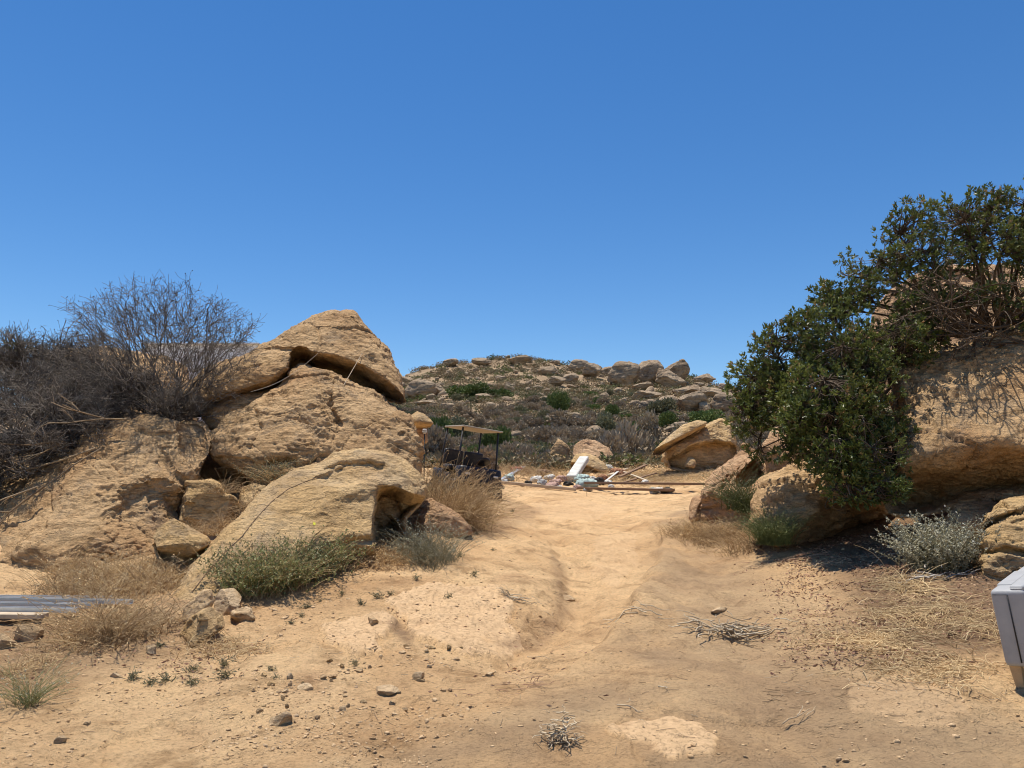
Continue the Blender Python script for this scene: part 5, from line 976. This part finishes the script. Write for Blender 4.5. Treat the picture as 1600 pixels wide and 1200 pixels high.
# white corrugated tin shed half hidden behind the leafless shrub
def shed():
    a, b_ = P(228, 548, 30.0), P(402, 546, 30.0); zt = P(300, 536, 30)[2]; z0 = gz(a[0], 30) - .2; root = empty('tin_shed', Vector((a[0], 30, z0))); tag(root, 'white corrugated tin shed half hidden behind the tall leafless shrub', 'shed')
    L = b_[0] - a[0]; H = zt - z0
    def walls(bm):
        n = int(L / .08)
        vs = [bm.verts.new((k * L / n, .03 * (k % 2), z)) for z in (0, H - .06) for k in range(n + 1)]
        for k in range(n): bm.faces.new((vs[k], vs[k + 1], vs[n + 2 + k], vs[n + 1 + k]))
        bx(bm, (0, .04, 0), (L, 2.4, H - .07))
    part('wall', walls, M_whitetin, root); part('roof', lambda bm: bx(bm, (-.08, -.12, H - .06), (L + .08, 2.5, H), .01), M_whitetin, root)
shed()

# things laid on the rocks: find the rock surface under a line of sight
from mathutils.bvhtree import BVHTree
def bvh(o):
    me = o.data; M = o.matrix_world if o.parent else Matrix.Translation(o.location); vs = [M @ v.co for v in me.vertices]; return BVHTree.FromPolygons(vs, [p.vertices[:] for p in me.polygons])
def byl(t): return next(o for o in COL.objects if str(o.get('label', '')).startswith(t))
def hits(bv, pts, off=.012):
    out = []
    for px, py in pts:
        d = Vector(ray(px, py)).normalized(); h = bv.ray_cast(Vector((0, 0, EYE)), d, 60)
        if h[0] is not None: out.append(h[0] - d * off)
    return out
def poly_tube(name, pts, r, m, parent=None, loc=None):
    A = np.array([[tuple(p) for p in pts]]); K = A.shape[1]; V, Q = tubes(A, np.full((1, K), r), 6); return mk(name, V, Q, m, loc=A[0, 0])
R7 = byl('smooth sloping boulder'); bv7 = bvh(R7)
def dens(pts, n=7):
    out = []
    for a, b_ in zip(pts[:-1], pts[1:]):
        for k in range(n): out.append((a[0] + (b_[0] - a[0]) * k / n, a[1] + (b_[1] - a[1]) * k / n))
    return out + [pts[-1]]
h = hits(bv7, dens([(300,925),(325,892),(352,862),(378,838),(398,812),(424,784),(450,764),(478,752),(502,744)]))
if len(h) > 4: tag(poly_tube('cable', h, .004, M_cable), 'thin brown cable running up the smooth sloping boulder', 'cable')
cap = byl('pointed sandstone cap'); wed = byl('broad wedge boulder'); bvc, bvw = bvh(cap), bvh(wed)
p1 = hits(bvc, [(497,553)], .02); p2 = hits(bvc, [(400,610)], .02)
A_, B_ = Vector(P(497, 552, 11.35)), Vector(P(392, 612, 11.6)); L_ = [A_ + (B_ - A_) * t + Vector((0, 0, -.10 * math.sin(math.pi * t))) for t in np.linspace(0, 1, 14)]
tag(poly_tube('string_light', L_, .0025, M_white), 'thin wire strung along the shadow under the cap boulder', 'wire')
C_ = hits(bvw, [(537,602)], .03); D_ = hits(bvc, [(566,552)], .03)
if C_ and D_:
    root = poly_tube('hanging_cord', [C_[0] + (D_[0] - C_[0]) * t for t in np.linspace(0, 1, 8)], .006, M_plank); tag(root, 'short taut cord between the cap boulder and the pitted boulder', 'cord')
def blotch(rockname, pts, m, seed):
    o = byl(rockname); bv = bvh(o); rs = np.random.RandomState(seed); acc = []
    for cx, cy, r in pts:
        ring = hits(bv, [(cx + r * (.6 + .6 * rs.rand()) * math.cos(t), cy + r * (.6 + .9 * rs.rand()) * math.sin(t)) for t in np.linspace(0, 6.283, 12)[:-1]], .008); c = hits(bv, [(cx, cy)], .010)
        if len(ring) == 11 and c:
            V = np.array([tuple(c[0])] + [tuple(p) for p in ring]); Fc = np.array([[0, 1 + k, 1 + (k + 1) % 11] for k in range(11)]); x = mk('paint_mark', V - np.array(o.location), Fc, m); x.parent = o
blotch('low reddish wedge', [(657, 792, 5)], M_yellow, 1)
blotch('smooth sloping boulder', [(491, 818, 2.6)], M_yellow, 2)
